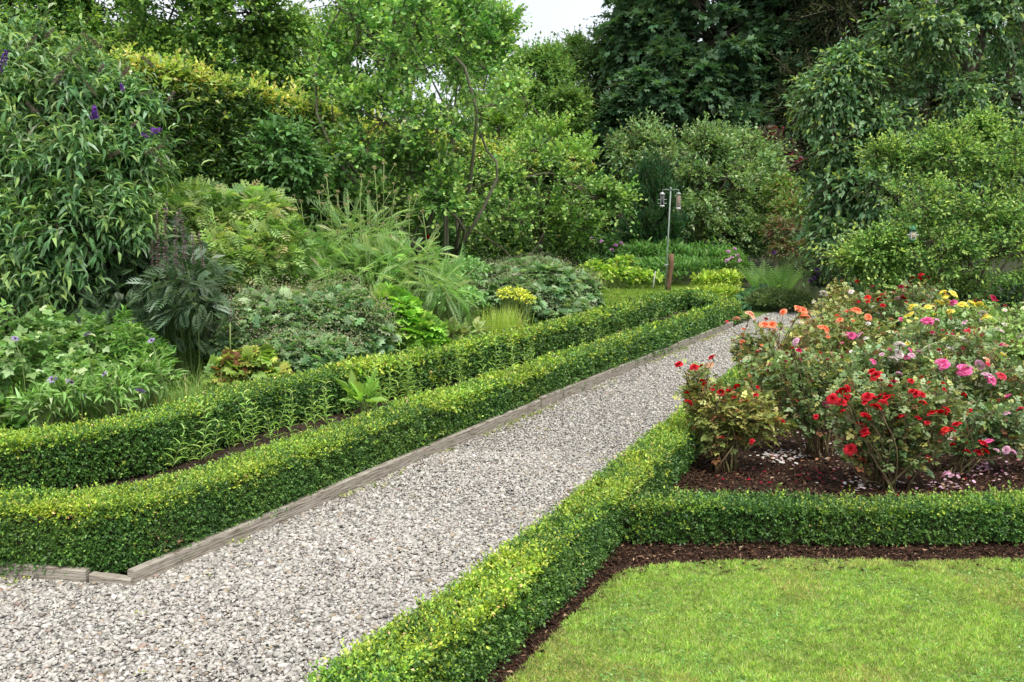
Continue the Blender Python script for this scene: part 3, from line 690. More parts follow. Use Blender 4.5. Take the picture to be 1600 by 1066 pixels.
# ---------------------------------------------------------------- background trees
woody('oak_tree', 'tall dark broadleaf tree between the patch of open sky and the chestnut', 'tree', up(985, 54), [lobe(990, 20, 54, 76, 90), lobe(940, 130, 53, 45, 80), lobe(1010, -80, 54, 110, 90), lobe(1000, 110, 55, 80, 90), lobe(915, 215, 52, 60, 50), lobe(990, 220, 53, 70, 60)],
      34, .3, 46, .7, 7, KITE, .24, .62, [(3, g_(66, 96, 48)), (2, g_(50, 80, 38)), (1, g_(84, 116, 58))], trunk=.5, seed=51, twr=.02, mat='leaf_matt')
woody('horse_chestnut_tree', 'huge dark bluish green horse chestnut with layered hanging leaves, top centre right', 'tree', up(1150, 44), [lobe(1120, 60, 44, 150, 110), lobe(1050, 150, 42, 95, 80), lobe(1190, 130, 43, 100, 90), lobe(1000, 200, 42, 70, 50), lobe(1110, 215, 41, 90, 45), lobe(1215, 30, 44, 90, 100), lobe(1130, -120, 45, 170, 110), lobe(1200, 200, 42, 60, 50), lobe(1020, 60, 44, 60, 60)],
      60, .22, 52, .55, 6, PALM, .28, 1.0, [(4, g_(64, 96, 60)), (3, g_(50, 80, 48)), (1.5, g_(84, 116, 74))], trunk=.6, seed=52, twr=.02, mat='leaf', sag=.5, ldroop=.5, flat=.35, spread=50, upw=.1, gap=.25)
woody('yew_tree', 'dark brownish green feathery yew behind the cherry tree', 'tree', up(1320, 41), [lobe(1320, 30, 41, 90, 110), lobe(1280, 170, 40, 60, 90), lobe(1370, 170, 40, 90, 90), lobe(1310, -120, 41, 90, 90), lobe(1270, 280, 40, 50, 70), lobe(1450, 30, 43, 90, 130)],
      40, .3, 44, 1.0, 9, KITE, .26, .3, [(3, g_(50, 60, 32)), (2, g_(38, 50, 26)), (1, g_(70, 74, 40))], trunk=.5, seed=53, twr=.02, mat='leaf_matt', upw=.2, sag=.3)
woody('ash_tree', 'pale green distant tree below the patch of open sky', 'tree', up(850, 44), [lobe(840, 130, 44, 60, 50), lobe(790, 170, 43, 60, 50), lobe(880, 190, 43, 40, 60), lobe(850, 230, 42, 80, 40)],
      34, .3, 40, .6, 7, KITE, .2, .6, [(3, g_(104, 140, 70)), (2, g_(86, 122, 58)), (1, g_(128, 160, 88))], trunk=.25, seed=54, twr=.015)
woody('ash_tree', 'small rounded far treetop nearest the open sky, left of the dark oak', 'tree', up(880, 60), [lobe(868, 102, 60, 30, 26), lobe(885, 130, 60, 40, 34), lobe(905, 80, 60, 18, 22)],
      26, .34, 36, .6, 7, KITE, .24, .6, [(3, g_(100, 134, 72)), (2, g_(82, 114, 58))], trunk=.25, seed=55, twr=.015)
BGT = [(3, g_(92, 132, 62)), (2, g_(70, 108, 48)), (1.3, g_(124, 158, 82))]
for i, (lb, x_, Y_, lobes) in enumerate([
        ('mid green tree at the top left behind the buddleia', 140, 24, [(60, 30, 24, 90, 60), (150, 20, 24, 80, 80), (150, 100, 24, 90, 50), (0, 90, 24, 80, 60), (60, -70, 24, 110, 60)]),
        ('broad green tree above the golden topped beech hedge', 350, 22, [(290, 30, 22, 90, 80), (390, 20, 22, 90, 90), (330, 120, 22, 100, 50), (450, 110, 23, 70, 80), (350, -90, 22, 130, 70), (240, 100, 22, 60, 50)]),
        ('leafy tree behind the apple tree with its top out of view', 600, 26, [(540, 10, 26, 90, 80), (640, 0, 26, 90, 80), (560, 110, 26, 80, 70), (690, 90, 26, 70, 70), (600, -90, 26, 120, 70), (740, 50, 27, 50, 60)])]):
    woody('broadleaf_tree', lb, 'tree', up(x_, Y_), [lobe(*l) for l in lobes], 36, .3, 46, .45, 8, KITE, .125, .66, BGT, (.3, g_(150, 184, 92)), seed=56 + i, trunk=.09, stems=3, spreadbase=.8, twr=.008, flat=.7, gap=.3)

# ---------------------------------------------------------------- beech hedge with golden new growth
Yh = lambda y, H=3.6: (H - CAMZ) * F / (HOR - y)
bl_ = [(-60, 92), (120, 102), (230, 112), (340, 134), (480, 176), (620, 210), (780, 242), (900, 258)]
line = [at(x_, HOR, Yh(y_))[:2] for x_, y_ in bl_]
hedge('beech_hedge', 'tall clipped beech hedge with golden yellow new growth along its top', 'hedge', line, 1.0, 3.55, 61,
      dark=[(4, g_(62, 92, 38)), (4, g_(44, 72, 28)), (.7, g_(112, 144, 56))], yel=[(3, g_(164, 178, 84)), (.3, g_(196, 176, 116)), (3, g_(134, 166, 66)), (1.2, g_(192, 190, 116))],
      lsz=.07, minpx=.004, L=7, slen=.22, amp=.1, lw=.62, ytop=.9, ysh=.05, topshoots=16, yst=.91, mat='leaf', rough=.16, nf=.8, cover=8.0)

# ---------------------------------------------------------------- apple trees
woody('apple_tree', 'spreading apple tree with upright leafy branches, centre left, in front of the beech hedge', 'tree', up(690, 14.5), [
      lobe(560, 70, 13.5, 60, 90), lobe(640, 60, 13, 70, 90), lobe(720, 50, 14, 60, 80), lobe(600, 190, 13, 80, 70), lobe(700, 170, 13.5, 80, 70), lobe(540, 250, 14, 50, 60),
      lobe(640, 270, 13.5, 60, 50), lobe(600, 310, 13.3, 60, 36), lobe(690, 300, 13.3, 50, 40), lobe(590, -60, 13.5, 90, 70), lobe(710, -50, 14, 90, 70), lobe(520, 110, 14, 40, 80), lobe(775, 60, 14.5, 35, 70)],
      17, .34, 19, .34, 8, ROUND, .07, .72, APPLE, (.4, g_(150, 186, 92)), seed=64, trunk=.06, stems=2, spreadbase=.35, fork=.36, bark=surf('lichened_bark', (.10, .09, .06), (.22, .20, .14), 9, .95, .5, (.14, .17, .10), 30, (1, 1, .3)), upw=.9, twr=.006, gap=.46, twig=.5, backkeep=.5)
woody('apple_tree', 'smaller apple tree with thin straight trunk and fresh leaves, right of the larger apple', 'tree', up(846, 20), [
      lobe(740, 290, 17, 70, 50), lobe(830, 270, 19, 60, 60), lobe(900, 290, 19, 60, 45), lobe(960, 310, 19, 40, 26), lobe(790, 340, 18, 60, 40), lobe(690, 340, 16, 50, 50), lobe(880, 350, 20, 60, 26), lobe(700, 390, 17, 60, 30)],
      20, .36, 17, .36, 8, ROUND, .078, .72, [(3, g_(98, 140, 64)), (2, g_(76, 116, 50)), (1.6, g_(130, 168, 86)), (.5, g_(160, 190, 124))], (.35, g_(150, 184, 92)), seed=65, trunk=.06, fork=.8, upw=.5, twr=.007, gap=.48, twig=.5, lean=at(846, 345, 20))
woody('apple_tree', 'sparse young apple with upright pale shoots against the dark trees, mid picture', 'tree', up(800, 25), [lobe(780, 215, 25, 50, 45), lobe(850, 225, 25, 50, 40), lobe(820, 150, 26, 40, 60), lobe(900, 250, 24, 40, 30)],
      14, .34, 22, .4, 8, ROUND, .10, .7, [(3, g_(124, 160, 76)), (2, g_(102, 140, 60)), (1, g_(156, 186, 104))], None, seed=66, trunk=.08, upw=1.0, twr=.006, gap=.36)
woody('crab_apple_tree', 'rounded greyish green tree with tangled twigs behind the bird feeders', 'tree', up(1110, 34), [
      lobe(1010, 245, 33, 50, 50), lobe(1080, 240, 32, 70, 45), lobe(1150, 260, 33, 60, 60), lobe(1100, 310, 31, 80, 50), lobe(1180, 320, 32, 50, 55), lobe(1050, 340, 32, 60, 50), lobe(1150, 370, 31, 60, 30)],
      30, .3, 38, .55, 7, KITE, .16, .55, [(3, g_(112, 144, 88)), (2, g_(88, 120, 66)), (1.4, g_(148, 174, 120))], None, seed=67, trunk=.2, twr=.014, gap=.3, twig=.5)
woody('purple_hazel', 'small dark red leaved shrub peeping above the grey green tree', 'shrub', up(1215, 37), [lobe(1195, 222, 37, 15, 18), lobe(1220, 245, 37, 20, 26), lobe(1205, 290, 37, 20, 40)],
      16, .4, 26, .4, 6, KITE, .2, .7, [(3, g_(82, 56, 58)), (2, g_(64, 50, 50)), (.7, g_(118, 48, 58)), (2.5, g_(78, 86, 58))], None, seed=68, trunk=.1, twr=.012)
woody('cypress_tree', 'narrow dark green columnar conifer behind the left bird feeder', 'tree', up(1020, 29), [lobe(1012, 290, 29, 24, 36), lobe(1030, 310, 29, 22, 50), lobe(1012, 345, 29, 30, 50), lobe(1038, 360, 29, 26, 50), lobe(985, 370, 29.5, 24, 40)],
      30, .4, 40, .35, 9, KITE, .11, .4, [(3, g_(50, 92, 50)), (2, g_(38, 74, 40)), (1, g_(74, 116, 64))], None, seed=69, trunk=.1, upw=1.8, outw=.3, sag=0, ldroop=0, spread=38, twr=.012, mat='leaf_matt', gap=.1)
# ---------------------------------------------------------------- right hand trees
woody('cherry_tree', 'weeping dark cherry tree with drooping leaves and yellowish branch tips, upper right', 'tree', up(1500, 20), [
      lobe(1340, 110, 18, 55, 40), lobe(1300, 150, 18, 50, 40), lobe(1430, 60, 18, 80, 60), lobe(1540, 40, 18, 80, 70), lobe(1360, 200, 18, 70, 50), lobe(1460, 160, 18, 90, 70), lobe(1300, 240, 18, 50, 40),
      lobe(1560, 150, 18, 90, 80), lobe(1350, 300, 17.5, 70, 50), lobe(1430, 260, 18, 80, 60), lobe(1290, 330, 18, 40, 40), lobe(1330, 370, 17.5, 60, 35), lobe(1530, 240, 18, 80, 60), lobe(1500, -60, 18, 150, 70), lobe(1640, 0, 19, 90, 90), lobe(1430, 360, 18, 70, 50)],
      19, .33, 24, .45, 9, KITE, .14, .46, [(4, g_(88, 122, 78)), (3, g_(66, 100, 58)), (2, g_(124, 154, 108))], (.12, g_(142, 168, 76)), seed=70, trunk=.22, sag=.4, ldroop=.75, upw=.0, flat=.5, twr=.009, gap=.42, twig=.5, fork=.5)
woody('viburnum_shrub', 'big loose yellow green shrub on the right behind the roses', 'shrub', up(1500, 13.5), [
      lobe(1400, 250, 13.5, 50, 30), lobe(1480, 240, 13, 60, 45), lobe(1560, 240, 13, 60, 50), lobe(1430, 320, 12.5, 70, 50), lobe(1520, 320, 12.5, 80, 55), lobe(1380, 390, 12.5, 50, 40), lobe(1470, 400, 12.3, 80, 50), lobe(1570, 390, 12.3, 70, 60), lobe(1340, 410, 13, 30, 26), lobe(1620, 300, 13, 60, 80), lobe(1540, 205, 13.5, 30, 26), lobe(1480, 452, 12.2, 90, 34), lobe(1580, 455, 12.2, 80, 36), lobe(1400, 440, 12.6, 50, 30)],
      17, .36, 24, .26, 9, OVAL, .052, .6, [(3, g_(104, 144, 70)), (2, g_(84, 122, 56)), (1.6, g_(140, 174, 92)), (1, g_(66, 98, 46))], (.4, g_(160, 190, 98)), seed=71, trunk=.05, stems=5, spreadbase=.5, upw=.7, twr=.004, gap=.3, twig=.5)

# ---------------------------------------------------------------- left border shrubs
woody('buddleia_shrub', 'tall buddleia with long grey green leaves and a few purple flowers at the left edge', 'shrub', up(90, 10.5), [
      lobe(40, 150, 9.6, 80, 60), lobe(130, 130, 9.6, 80, 50), lobe(190, 190, 9.6, 60, 50), lobe(30, 250, 9.3, 90, 70), lobe(130, 250, 9.2, 80, 60), lobe(210, 270, 9.5, 50, 60), lobe(20, 360, 9.2, 80, 60),
      lobe(110, 350, 9, 80, 60), lobe(190, 350, 9.3, 55, 60), lobe(60, 430, 9.2, 90, 50), lobe(-70, 250, 10, 90, 140), lobe(60, 90, 10, 60, 40)],
      16, .4, 18, .34, 8, LONG, .135, .25, [(3, g_(88, 126, 74)), (2, g_(70, 106, 58)), (1.8, g_(116, 152, 98)), (.6, g_(152, 176, 134))], (.3, g_(132, 164, 90)), seed=72, trunk=.05, stems=6, spreadbase=.4, fork=.35, upw=.6, sag=.35, ldroop=.6, twr=.004, gap=.25, twig=.6, spread=65)
bud = bpy.data.objects['buddleia_shrub']
def spike_mesh(cols, n, ln, rad, pl, name, taper=True, lw=.8, whorl=0):
    def f():
        rng = np.random.default_rng(hash(name) % 999 if False else n); a = Acc(); t = rng.random(n)
        if whorl: t = np.round(t * whorl) / whorl
        r_ = rad * (1 - .75 * t if taper else 1); ph = rng.random(n) * 6.28
        P = np.stack([np.cos(ph) * r_ * .6, np.sin(ph) * r_ * .6, t * ln], 1)
        D = np.stack([np.cos(ph), np.sin(ph), .5 + 0 * t], 1) + .3 * rng.standard_normal((n, 3))
        put_leaves(a, OVAL, P, D, np.array([0, 0, 1.]) + .3 * rng.standard_normal((n, 3)), pl * rng.uniform(.7, 1.3, n), pl * lw, pick(rng, cols, n, .15))
        tube(a, [(0, 0, -.1), (0, 0, ln)], [.004, .002], 4, g_(110, 130, 70)); return as_mesh(a, name, MATS['petal'])
    return f
PUR = [(3, g_(128, 72, 168)), (2, g_(104, 56, 146)), (1, g_(160, 108, 190))]
for i, (px, py, s_, rx, ry) in enumerate([(148, 180, 1, .9, .6), (140, 184, .8, 1.3, 1.4), (236, 208, 1, .8, 1.0), (246, 206, .9, .6, 1.2), (2, 118, 1.4, .3, .2), (4, 104, 1.2, -.3, .1), (230, 213, .7, 1.4, .9), (192, 143, .7, .7, -.5)]):
    place_part('budfl', spike_mesh(PUR, 150, .13, .028, .016, 'flower_panicle'), bud, at(px, py, 8.9), (rx, ry, i), s_, 'flower_panicle')
dead = [(3, g_(110, 96, 88)), (2, g_(134, 122, 104)), (1, g_(96, 78, 84))]
rng = np.random.default_rng(73)
for i, (px, py) in enumerate([(100, 95), (125, 110), (155, 112), (70, 60), (180, 200), (205, 198), (190, 118), (215, 150), (160, 75), (255, 262), (170, 245), (150, 150), (85, 130), (40, 80), (240, 105), (262, 158), (225, 240), (60, 180)]):
    place_part('budold', spike_mesh(dead, 130, .17, .02, .013, 'spent_flower_panicle'), bud, at(px, py, 9.0), (rng.uniform(.5, 1.3), rng.uniform(-.3, .9), rng.random() * 6), rng.uniform(.8, 1.3), 'spent_flower_panicle')

woody('lilac_shrub', 'dark green pointed leaf shrub standing in front of the beech hedge', 'shrub', up(430, 12.5), [lobe(430, 225, 12, 34, 30), lobe(462, 255, 12, 30, 34), lobe(420, 270, 12, 28, 26), lobe(475, 290, 12, 30, 34)],
      14, .4, 16, .3, 8, OVAL, .10, .5, [(3, g_(92, 132, 74)), (2, g_(72, 110, 58)), (1, g_(122, 158, 100))], None, seed=74, trunk=.04, stems=4, upw=.8, twr=.004, ldroop=.5, gap=.25)
woody('falsespirea_shrub', 'dense shrub with arching ferny yellow green foliage behind the grey green mound', 'shrub', up(360, 11), [
      lobe(335, 335, 10.6, 60, 36), lobe(395, 340, 10.6, 50, 36), lobe(300, 360, 10.4, 45, 40), lobe(370, 385, 10.2, 60, 42), lobe(425, 385, 10.4, 36, 44), lobe(390, 425, 10.2, 55, 40), lobe(290, 320, 10.8, 34, 24)],
      26, .38, 17, .16, 5, PIN, .19, 1.0, [(3, g_(138, 170, 92)), (2, g_(112, 148, 72)), (1.5, g_(168, 190, 120)), (.4, g_(176, 172, 116)), (1, g_(88, 122, 56))], None, seed=75, trunk=.03, stems=7, upw=.5, sag=.5, ldroop=.8, twr=.003, gap=.2)

# acanthus with purple hooded spikes
ac = mound('acanthus_plant', 'dark acanthus with jagged silvery leaves and tall purple flower spikes below the buddleia', 'plant', up(250, 9.9), [lobe(210, 440, 9.6, 90, 60), lobe(290, 450, 9.4, 60, 60), lobe(160, 500, 9.2, 60, 40), lobe(270, 520, 9.0, 70, 40), lobe(240, 380, 9.9, 60, 40), lobe(275, 455, 8.8, 55, 30), lobe(300, 490, 8.7, 50, 30)],
      2000, ACAN, .17, .8, [(3, g_(82, 112, 76)), (2, g_(62, 90, 56)), (1.2, g_(132, 154, 128)), (1, g_(50, 76, 42))], seed=76, mat='leaf_matt', droop=.5, patchy=.2)
ACC_ = [(3, g_(146, 100, 130)), (2, g_(156, 130, 124)), (2, g_(204, 176, 200)), (1.5, g_(120, 140, 92))]
for i, (px, y0, y1) in enumerate([(258, 330, 425), (266, 320, 435), (276, 335, 440), (288, 328, 410), (296, 365, 440), (306, 362, 432), (252, 372, 430), (284, 378, 445), (333, 462, 500)]):
    p = at(px + (px - 280) * .5, y1 + 4, 8.95 - .05 * (i % 4) if i < 8 else 8.4); h = (y1 - y0) / F * 9.2
    place_part('acan', spike_mesh(ACC_, 300, 1.0, .02, .036, 'flower_spike', whorl=26, lw=.5), ac, p, (.06 * (i % 3 - 1), .05 * (i % 2), i), h, 'flower_spike')
    t = Acc(); tube(t, bend(np.random.default_rng(i), (p[0] + .05, p[1] + .1, 0), p, 5, .03), .006, 5); t.build('stalk', STEM, ac, np.array(ac.location))

# foreground of the border, left to right
mound('columbine_plant', 'large pale green clump of three part rounded leaves at the far left above the hedge', 'plant', up(60, 7.4), [lobe(40, 560, 7.3, 75, 60), lobe(130, 545, 7.6, 50, 40), lobe(-40, 590, 7.2, 60, 60), lobe(110, 590, 7.2, 50, 36), lobe(190, 590, 7.5, 45, 40)],
      3800, TRI, .055, .95, [(3, g_(124, 158, 90)), (2, g_(102, 140, 72)), (1.2, g_(156, 182, 124)), (1, g_(82, 118, 58))], seed=77, tops=None, lump=.55, patchy=.32)
cf = mound('cornflower_plant', 'mountain cornflower with long soft leaves and pale purple flowers, front left of the border', 'plant', up(150, 6.9), [lobe(100, 630, 6.8, 50, 34), lobe(170, 620, 6.9, 60, 34), lobe(230, 600, 7.2, 45, 36), lobe(60, 640, 6.7, 40, 24)],
      1500, LONG, .095, .2, [(3, g_(124, 162, 86)), (2, g_(100, 140, 64)), (1, g_(158, 184, 124)), (1, g_(80, 116, 54))], seed=78, droop=.1, upn=.5, patchy=.34)
def cornflower_mesh():
    a = Acc(); rng = np.random.default_rng(5); n = 16; ph = np.arange(n) / n * 6.28
    D = np.stack([np.cos(ph), np.sin(ph), .25 + .1 * rng.random(n)], 1)
    put_leaves(a, T_fan((-25, 0, 25), (.9, 1, .9), .1), D * .008, D, np.array([0, 0, 1.]), .034, .034, pick(rng, [(2, g_(176, 160, 204)), (1, g_(206, 196, 222))], n))
    D = rng.standard_normal((26, 3)) * .4 + [0, 0, 1]; put_leaves(a, KITE, D * .004, D, rng.standard_normal((26, 3)), .018, .005, pick(rng, [(1, g_(128, 62, 150))], 26))
    D = rng.standard_normal((20, 3)) * .3 + [0, 0, -1]; put_leaves(a, KITE, D * .002 , D, rng.standard_normal((20, 3)), .018, .01, pick(rng, [(1, g_(80, 100, 50))], 20))
    return as_mesh(a, 'flower_head', MATS['petal'])
for i, (px, py) in enumerate([(82, 594), (110, 599), (132, 621), (219, 612), (137, 523), (164, 585), (237, 533), (23, 530)]):
    p = at(px, py, 6.75); place_part('cornfl', cornflower_mesh, cf, p, (.7, .2 * (i % 3), i), 1.1 if i < 4 else .8, 'flower_head')
    t = Acc(); tube(t, bend(np.random.default_rng(i), (p[0] + .03, p[1] + .12, .1), p, 5, .05), .003, 4); t.build('stalk', STEM, cf, np.array(cf.location))
mound('bellflower_plant', 'upright leafy plant with thin stems between the columbine and the wispy grass', 'plant', up(215, 7.6), [lobe(205, 550, 7.6, 26, 40), lobe(240, 565, 7.6, 26, 32), lobe(195, 510, 7.7, 8, 22)],
      700, LONG, .075, .24, MID, seed=79, droop=-.1, tilt=.6, patchy=.2)
tuft('grass_tuft', 'wispy tuft of thin green grass behind the hedge, left of the reddish leaved plant', 'grass', [up(280, 7.7), up(310, 7.8), up(250, 7.5)], 420, .48, .32, .005, [(3, g_(132, 162, 80)), (2, g_(104, 140, 62)), (1, g_(186, 180, 120))], 80)
mound('cranesbill_plant', 'low plant of yellowing and reddish green leaves just behind the box hedge', 'plant', up(380, 8.2), [lobe(360, 585, 8.1, 34, 30), lobe(400, 575, 8.2, 36, 30), lobe(430, 590, 8.2, 26, 20)],
      520, LOBED, .07, 1, [(3, g_(130, 160, 74)), (2, g_(160, 172, 84)), (1, g_(120, 86, 56)), (1, g_(100, 134, 62))], seed=81)
mound('cranesbill_plant', 'large rounded grey green mound topped by a haze of pinkish seed heads', 'plant', up(470, 9.4), [lobe(430, 520, 9.3, 80, 60), lobe(520, 515, 9.5, 80, 62), lobe(380, 545, 9.1, 50, 46), lobe(470, 560, 8.9, 90, 36), lobe(570, 540, 9.5, 50, 46)],
      3600, LOBED, .068, 1, GREY, seed=82, tops=haze_top('seed_heads', 620, [(3, g_(158, 160, 122)), (2, g_(176, 164, 134)), (1, g_(140, 148, 108))], .02, .25), lump=.25)
mound('anemone_plant', 'bright green big leaved plant directly right of the large grey green mound', 'plant', up(640, 10.2), [lobe(620, 510, 10, 34, 40), lobe(650, 530, 10, 40, 36), lobe(610, 480, 10.2, 26, 22)],
      700, LOBED, .115, 1, [(3, g_(118, 164, 62)), (2, g_(96, 144, 50)), (1, g_(150, 188, 84))], seed=83)
# giant scabious: tall branching stems over deeply cut leaves
cd = mound('giant_scabious', 'tall pale green plant with cut leaves and branching stems rising over the border', 'plant', up(560, 11.8), [lobe(560, 440, 11.4, 80, 40), lobe(480, 420, 11.6, 50, 40), lobe(640, 430, 11.4, 60, 40), lobe(560, 390, 11.8, 60, 40), lobe(680, 460, 11, 40, 20)],
      900, CARD, .34, .42, [(3, g_(142, 176, 110)), (2, g_(118, 156, 88)), (1, g_(176, 198, 146))], seed=84, droop=.25, patchy=.15)
rng = np.random.default_rng(85); st = Acc(); lf = Acc(); fh = Acc()
for (px, y1, Y_, b) in [(585, 262, 11.5, 575), (600, 255, 11.6, 590), (565, 275, 11.4, 568), (618, 300, 11.5, 600), (510, 275, 11.6, 512), (498, 300, 11.6, 495), (620, 340, 11.2, 610), (470, 315, 11.6, 478), (640, 310, 11.5, 625), (540, 320, 11.3, 550), (455, 340, 11.8, 465), (660, 330, 11.3, 640), (528, 300, 11.7, 535), (576, 300, 11.4, 583)]:
    p1 = at(px, y1, Y_); p0 = up(b, Y_); q = bend(rng, p0, p1, 10, .02); tube(st, q, np.linspace(.015, .005, 10), 5)
    for k in range(3, 9):
        n = 2; ph = rng.random() * 6.28
        for s in (0, math.pi):
            d = np.array([math.cos(ph + s), math.sin(ph + s), .55]); l = .42 - .035 * k
            put_leaves(lf, CARD, q[k][None], d[None], np.array([[0, 0, 1.]]), l, l * .5, pick(rng, [(2, g_(150, 180, 112)), (1, g_(128, 164, 92))], 1))
        if k > 5:
            e = q[k] + np.array([math.cos(ph + 1.5), math.sin(ph + 1.5), 1.6]) * .12 * rng.uniform(.7, 1.6); tube(st, [q[k], e], .0035, 4)
            D = nrm(rng.standard_normal((22, 3)) + [0, 0, .4]); put_leaves(fh, KITE, e + D * .003, D, rng.standard_normal((22, 3)), .024, .011, pick(rng, [(2, g_(150, 150, 104)), (1, g_(170, 160, 124))], 22))
    D = nrm(rng.standard_normal((30, 3)) + [0, 0, .4]); put_leaves(fh, KITE, p1 + D * .003, D, rng.standard_normal((30, 3)), .03, .013, pick(rng, [(2, g_(150, 150, 104)), (1, g_(170, 160, 124))], 30))
o_ = np.array(cd.location); st.build('tall_stems', STEM, cd, o_); lf.build('stem_leaves', MATS['leaf'], cd, o_); fh.build('flower_buds', MATS['leaf_matt'], cd, o_)

def dots(root, pts, Y_, key, cols, size):
    def mk():
        a = Acc(); rng = np.random.default_rng(3); n = 22; D = nrm(rng.standard_normal((n, 3)) * [1, 1, .5] + [0, -.3, .6])
        put_leaves(a, ROUND, D * .006, D, np.array([0, 0, 1.]) + rng.standard_normal((n, 3)) * .5, .03, .03, pick(rng, cols, n, .12)); return as_mesh(a, 'flower', MATS['petal'])
    for i, (px, py) in enumerate(pts): place_part(key, mk, root, at(px, py, Y_), (.4, .3, i), size, 'flower')
RED_ = [(3, g_(196, 32, 40)), (1, g_(150, 16, 26))]
s17 = mound('rose_shrub', 'dark leafy rose shrub with a single red bloom behind the border, under the apple branches', 'rose bush', up(683, 15), [lobe(680, 388, 14.8, 34, 28), lobe(690, 420, 14.8, 34, 24)], 1500, OVAL, .07, .6, DARK, seed=86)
dots(s17, [(668, 371), (657, 403)], 14.3, 'redrose', RED_, 1.3)
st_ = mound('stonecrop_plant', 'bushy pale green stonecrop clump in the middle of the border', 'plant', up(700, 13), [lobe(690, 445, 12.8, 40, 30), lobe(730, 430, 13.2, 36, 26), lobe(710, 470, 12.6, 50, 22)],
      2200, OVAL, .055, .55, [(3, g_(122, 166, 98)), (2, g_(100, 146, 78)), (1, g_(152, 186, 128))], seed=87)
dots(st_, [(695, 456), (700, 468)], 12.1, 'redrose', RED_, .9)
mound('hosta_plant', 'small low rosette of pale leaves just left of the upright grass', 'plant', up(715, 11.6), [lobe(700, 522, 11.5, 26, 12), lobe(735, 520, 11.6, 20, 10)], 160, OVAL, .12, .5, [(2, g_(160, 178, 120)), (1, g_(130, 160, 90))], seed=88, droop=0)
tuft('grass_tuft', 'upright yellow green ornamental grass beside the second grey green mound', 'grass', [up(765, 12.4), up(785, 12.6), up(800, 12.8)], 900, .62, .3, .008, [(3, g_(160, 184, 84)), (2, g_(136, 168, 66)), (1, g_(186, 196, 110))], 89, arch=.3)
tuft('grass_tuft', 'fine green grass clump between the bright anemone leaves and the small rosette', 'grass', [up(672, 11)], 500, .42, .3, .006, [(3, g_(140, 172, 90)), (2, g_(116, 152, 72))], 189, arch=.5)
mound('cranesbill_plant', 'wide second grey green mound with seed heads, nearer the far lawn', 'plant', up(860, 15.5), [lobe(800, 470, 14, 46, 34), lobe(850, 455, 15, 60, 40), lobe(905, 465, 15.5, 36, 36), lobe(880, 490, 14.6, 50, 22), lobe(770, 440, 16, 40, 24), lobe(830, 425, 17, 60, 20)],
      4600, LOBED, .085, 1, GREY, seed=90, tops=haze_top('seed_heads', 420, [(3, g_(166, 168, 134)), (2, g_(182, 172, 146)), (1, g_(146, 154, 112))], .02, .2), lump=.25)
mound('spurge_plant', 'yellow green flowering patch above the upright ornamental grass', 'plant', up(800, 13.5), [lobe(800, 462, 13.2, 26, 12), lobe(822, 470, 13.2, 14, 10)], 500, OVAL, .04, .6, [(3, g_(196, 204, 84)), (2, g_(170, 188, 70))], seed=190)
mound('ladys_mantle_plant', 'frothy lime yellow clump at the left rim of the far lawn', 'plant', up(945, 25), [lobe(930, 430, 24, 24, 22), lobe(925, 455, 20, 14, 12), lobe(975, 415, 27, 24, 14), lobe(960, 430, 26, 34, 14), lobe(1000, 435, 26, 36, 12)],
      2200, OVAL, .11, .7, [(3, g_(164, 188, 82)), (2, g_(132, 168, 66)), (2, g_(96, 138, 58))], seed=191)
mound('phlox_plant', 'dense row of mid green leafy phlox behind the feeder pole', 'plant', up(1060, 28.5), [lobe(1000, 405, 28.5, 34, 26), lobe(1040, 405, 28.5, 34, 26), lobe(1085, 410, 28.5, 34, 24), lobe(1125, 410, 28, 26, 24), lobe(1060, 425, 27.5, 90, 20)],
      6000, LONG, .17, .28, [(3, g_(92, 136, 64)), (2, g_(72, 114, 50)), (1, g_(122, 162, 86))], seed=192, droop=-.6, upn=.3)
pk = mound('campion_plant', 'dark green clump with a few mauve flowers behind the lime clump', 'plant', up(900, 29), [lobe(860, 390, 27, 40, 26), lobe(905, 385, 28, 46, 30), lobe(950, 395, 29, 30, 26), lobe(880, 410, 26, 60, 14)],
      4600, OVAL, .14, .5, DARK, seed=193)
dots(pk, [(962, 384), (970, 381), (956, 391), (926, 372), (940, 378)], 26, 'mauve', [(2, g_(190, 140, 190)), (1, g_(214, 176, 214))], 2.0)
pk2 = mound('cosmos_plant', 'loose plant with pale pink flowers right of the phlox row', 'plant', up(1150, 27), [lobe(1145, 410, 27, 18, 22), lobe(1160, 425, 27, 18, 18)], 700, LONG, .14, .2, MID, seed=194)
dots(pk2, [(1138, 394), (1147, 390), (1152, 400), (1143, 404), (1156, 408), (1136, 408)], 26.3, 'pale_pink', [(2, g_(214, 180, 206)), (1, g_(236, 214, 228))], 2.2)
mound('spirea_shrub', 'glowing lime yellow bush at the far end of the parterre hedge', 'shrub', up(1122, 23), [lobe(1105, 445, 23, 26, 18), lobe(1135, 440, 23, 24, 16), lobe(1120, 460, 22.5, 44, 12)],
      3200, OVAL, .085, .5, [(3, g_(172, 192, 88)), (2, g_(144, 172, 70)), (1.5, g_(112, 146, 58))], seed=195, upn=.4, droop=-.3)
mound('hosta_plant', 'blue green broad leaved clump at the far end of the path', 'plant', up(1172, 19.5), [lobe(1172, 478, 19.3, 26, 16), lobe(1190, 466, 19.8, 20, 14)], 260, OVAL, .2, .62, [(3, g_(110, 150, 110)), (2, g_(88, 130, 88))], seed=196)
mound('heather_plant', 'dark low rounded heather beside the end of the path', 'plant', up(1215, 19.5), [lobe(1205, 470, 18.6, 36, 16), lobe(1240, 475, 18.3, 28, 18)], 6000, KITE, .08, .3, [(3, g_(104, 128, 76)), (2, g_(84, 108, 60)), (1, g_(130, 144, 94))], seed=197, tilt=.6, upn=.1, droop=-.5)
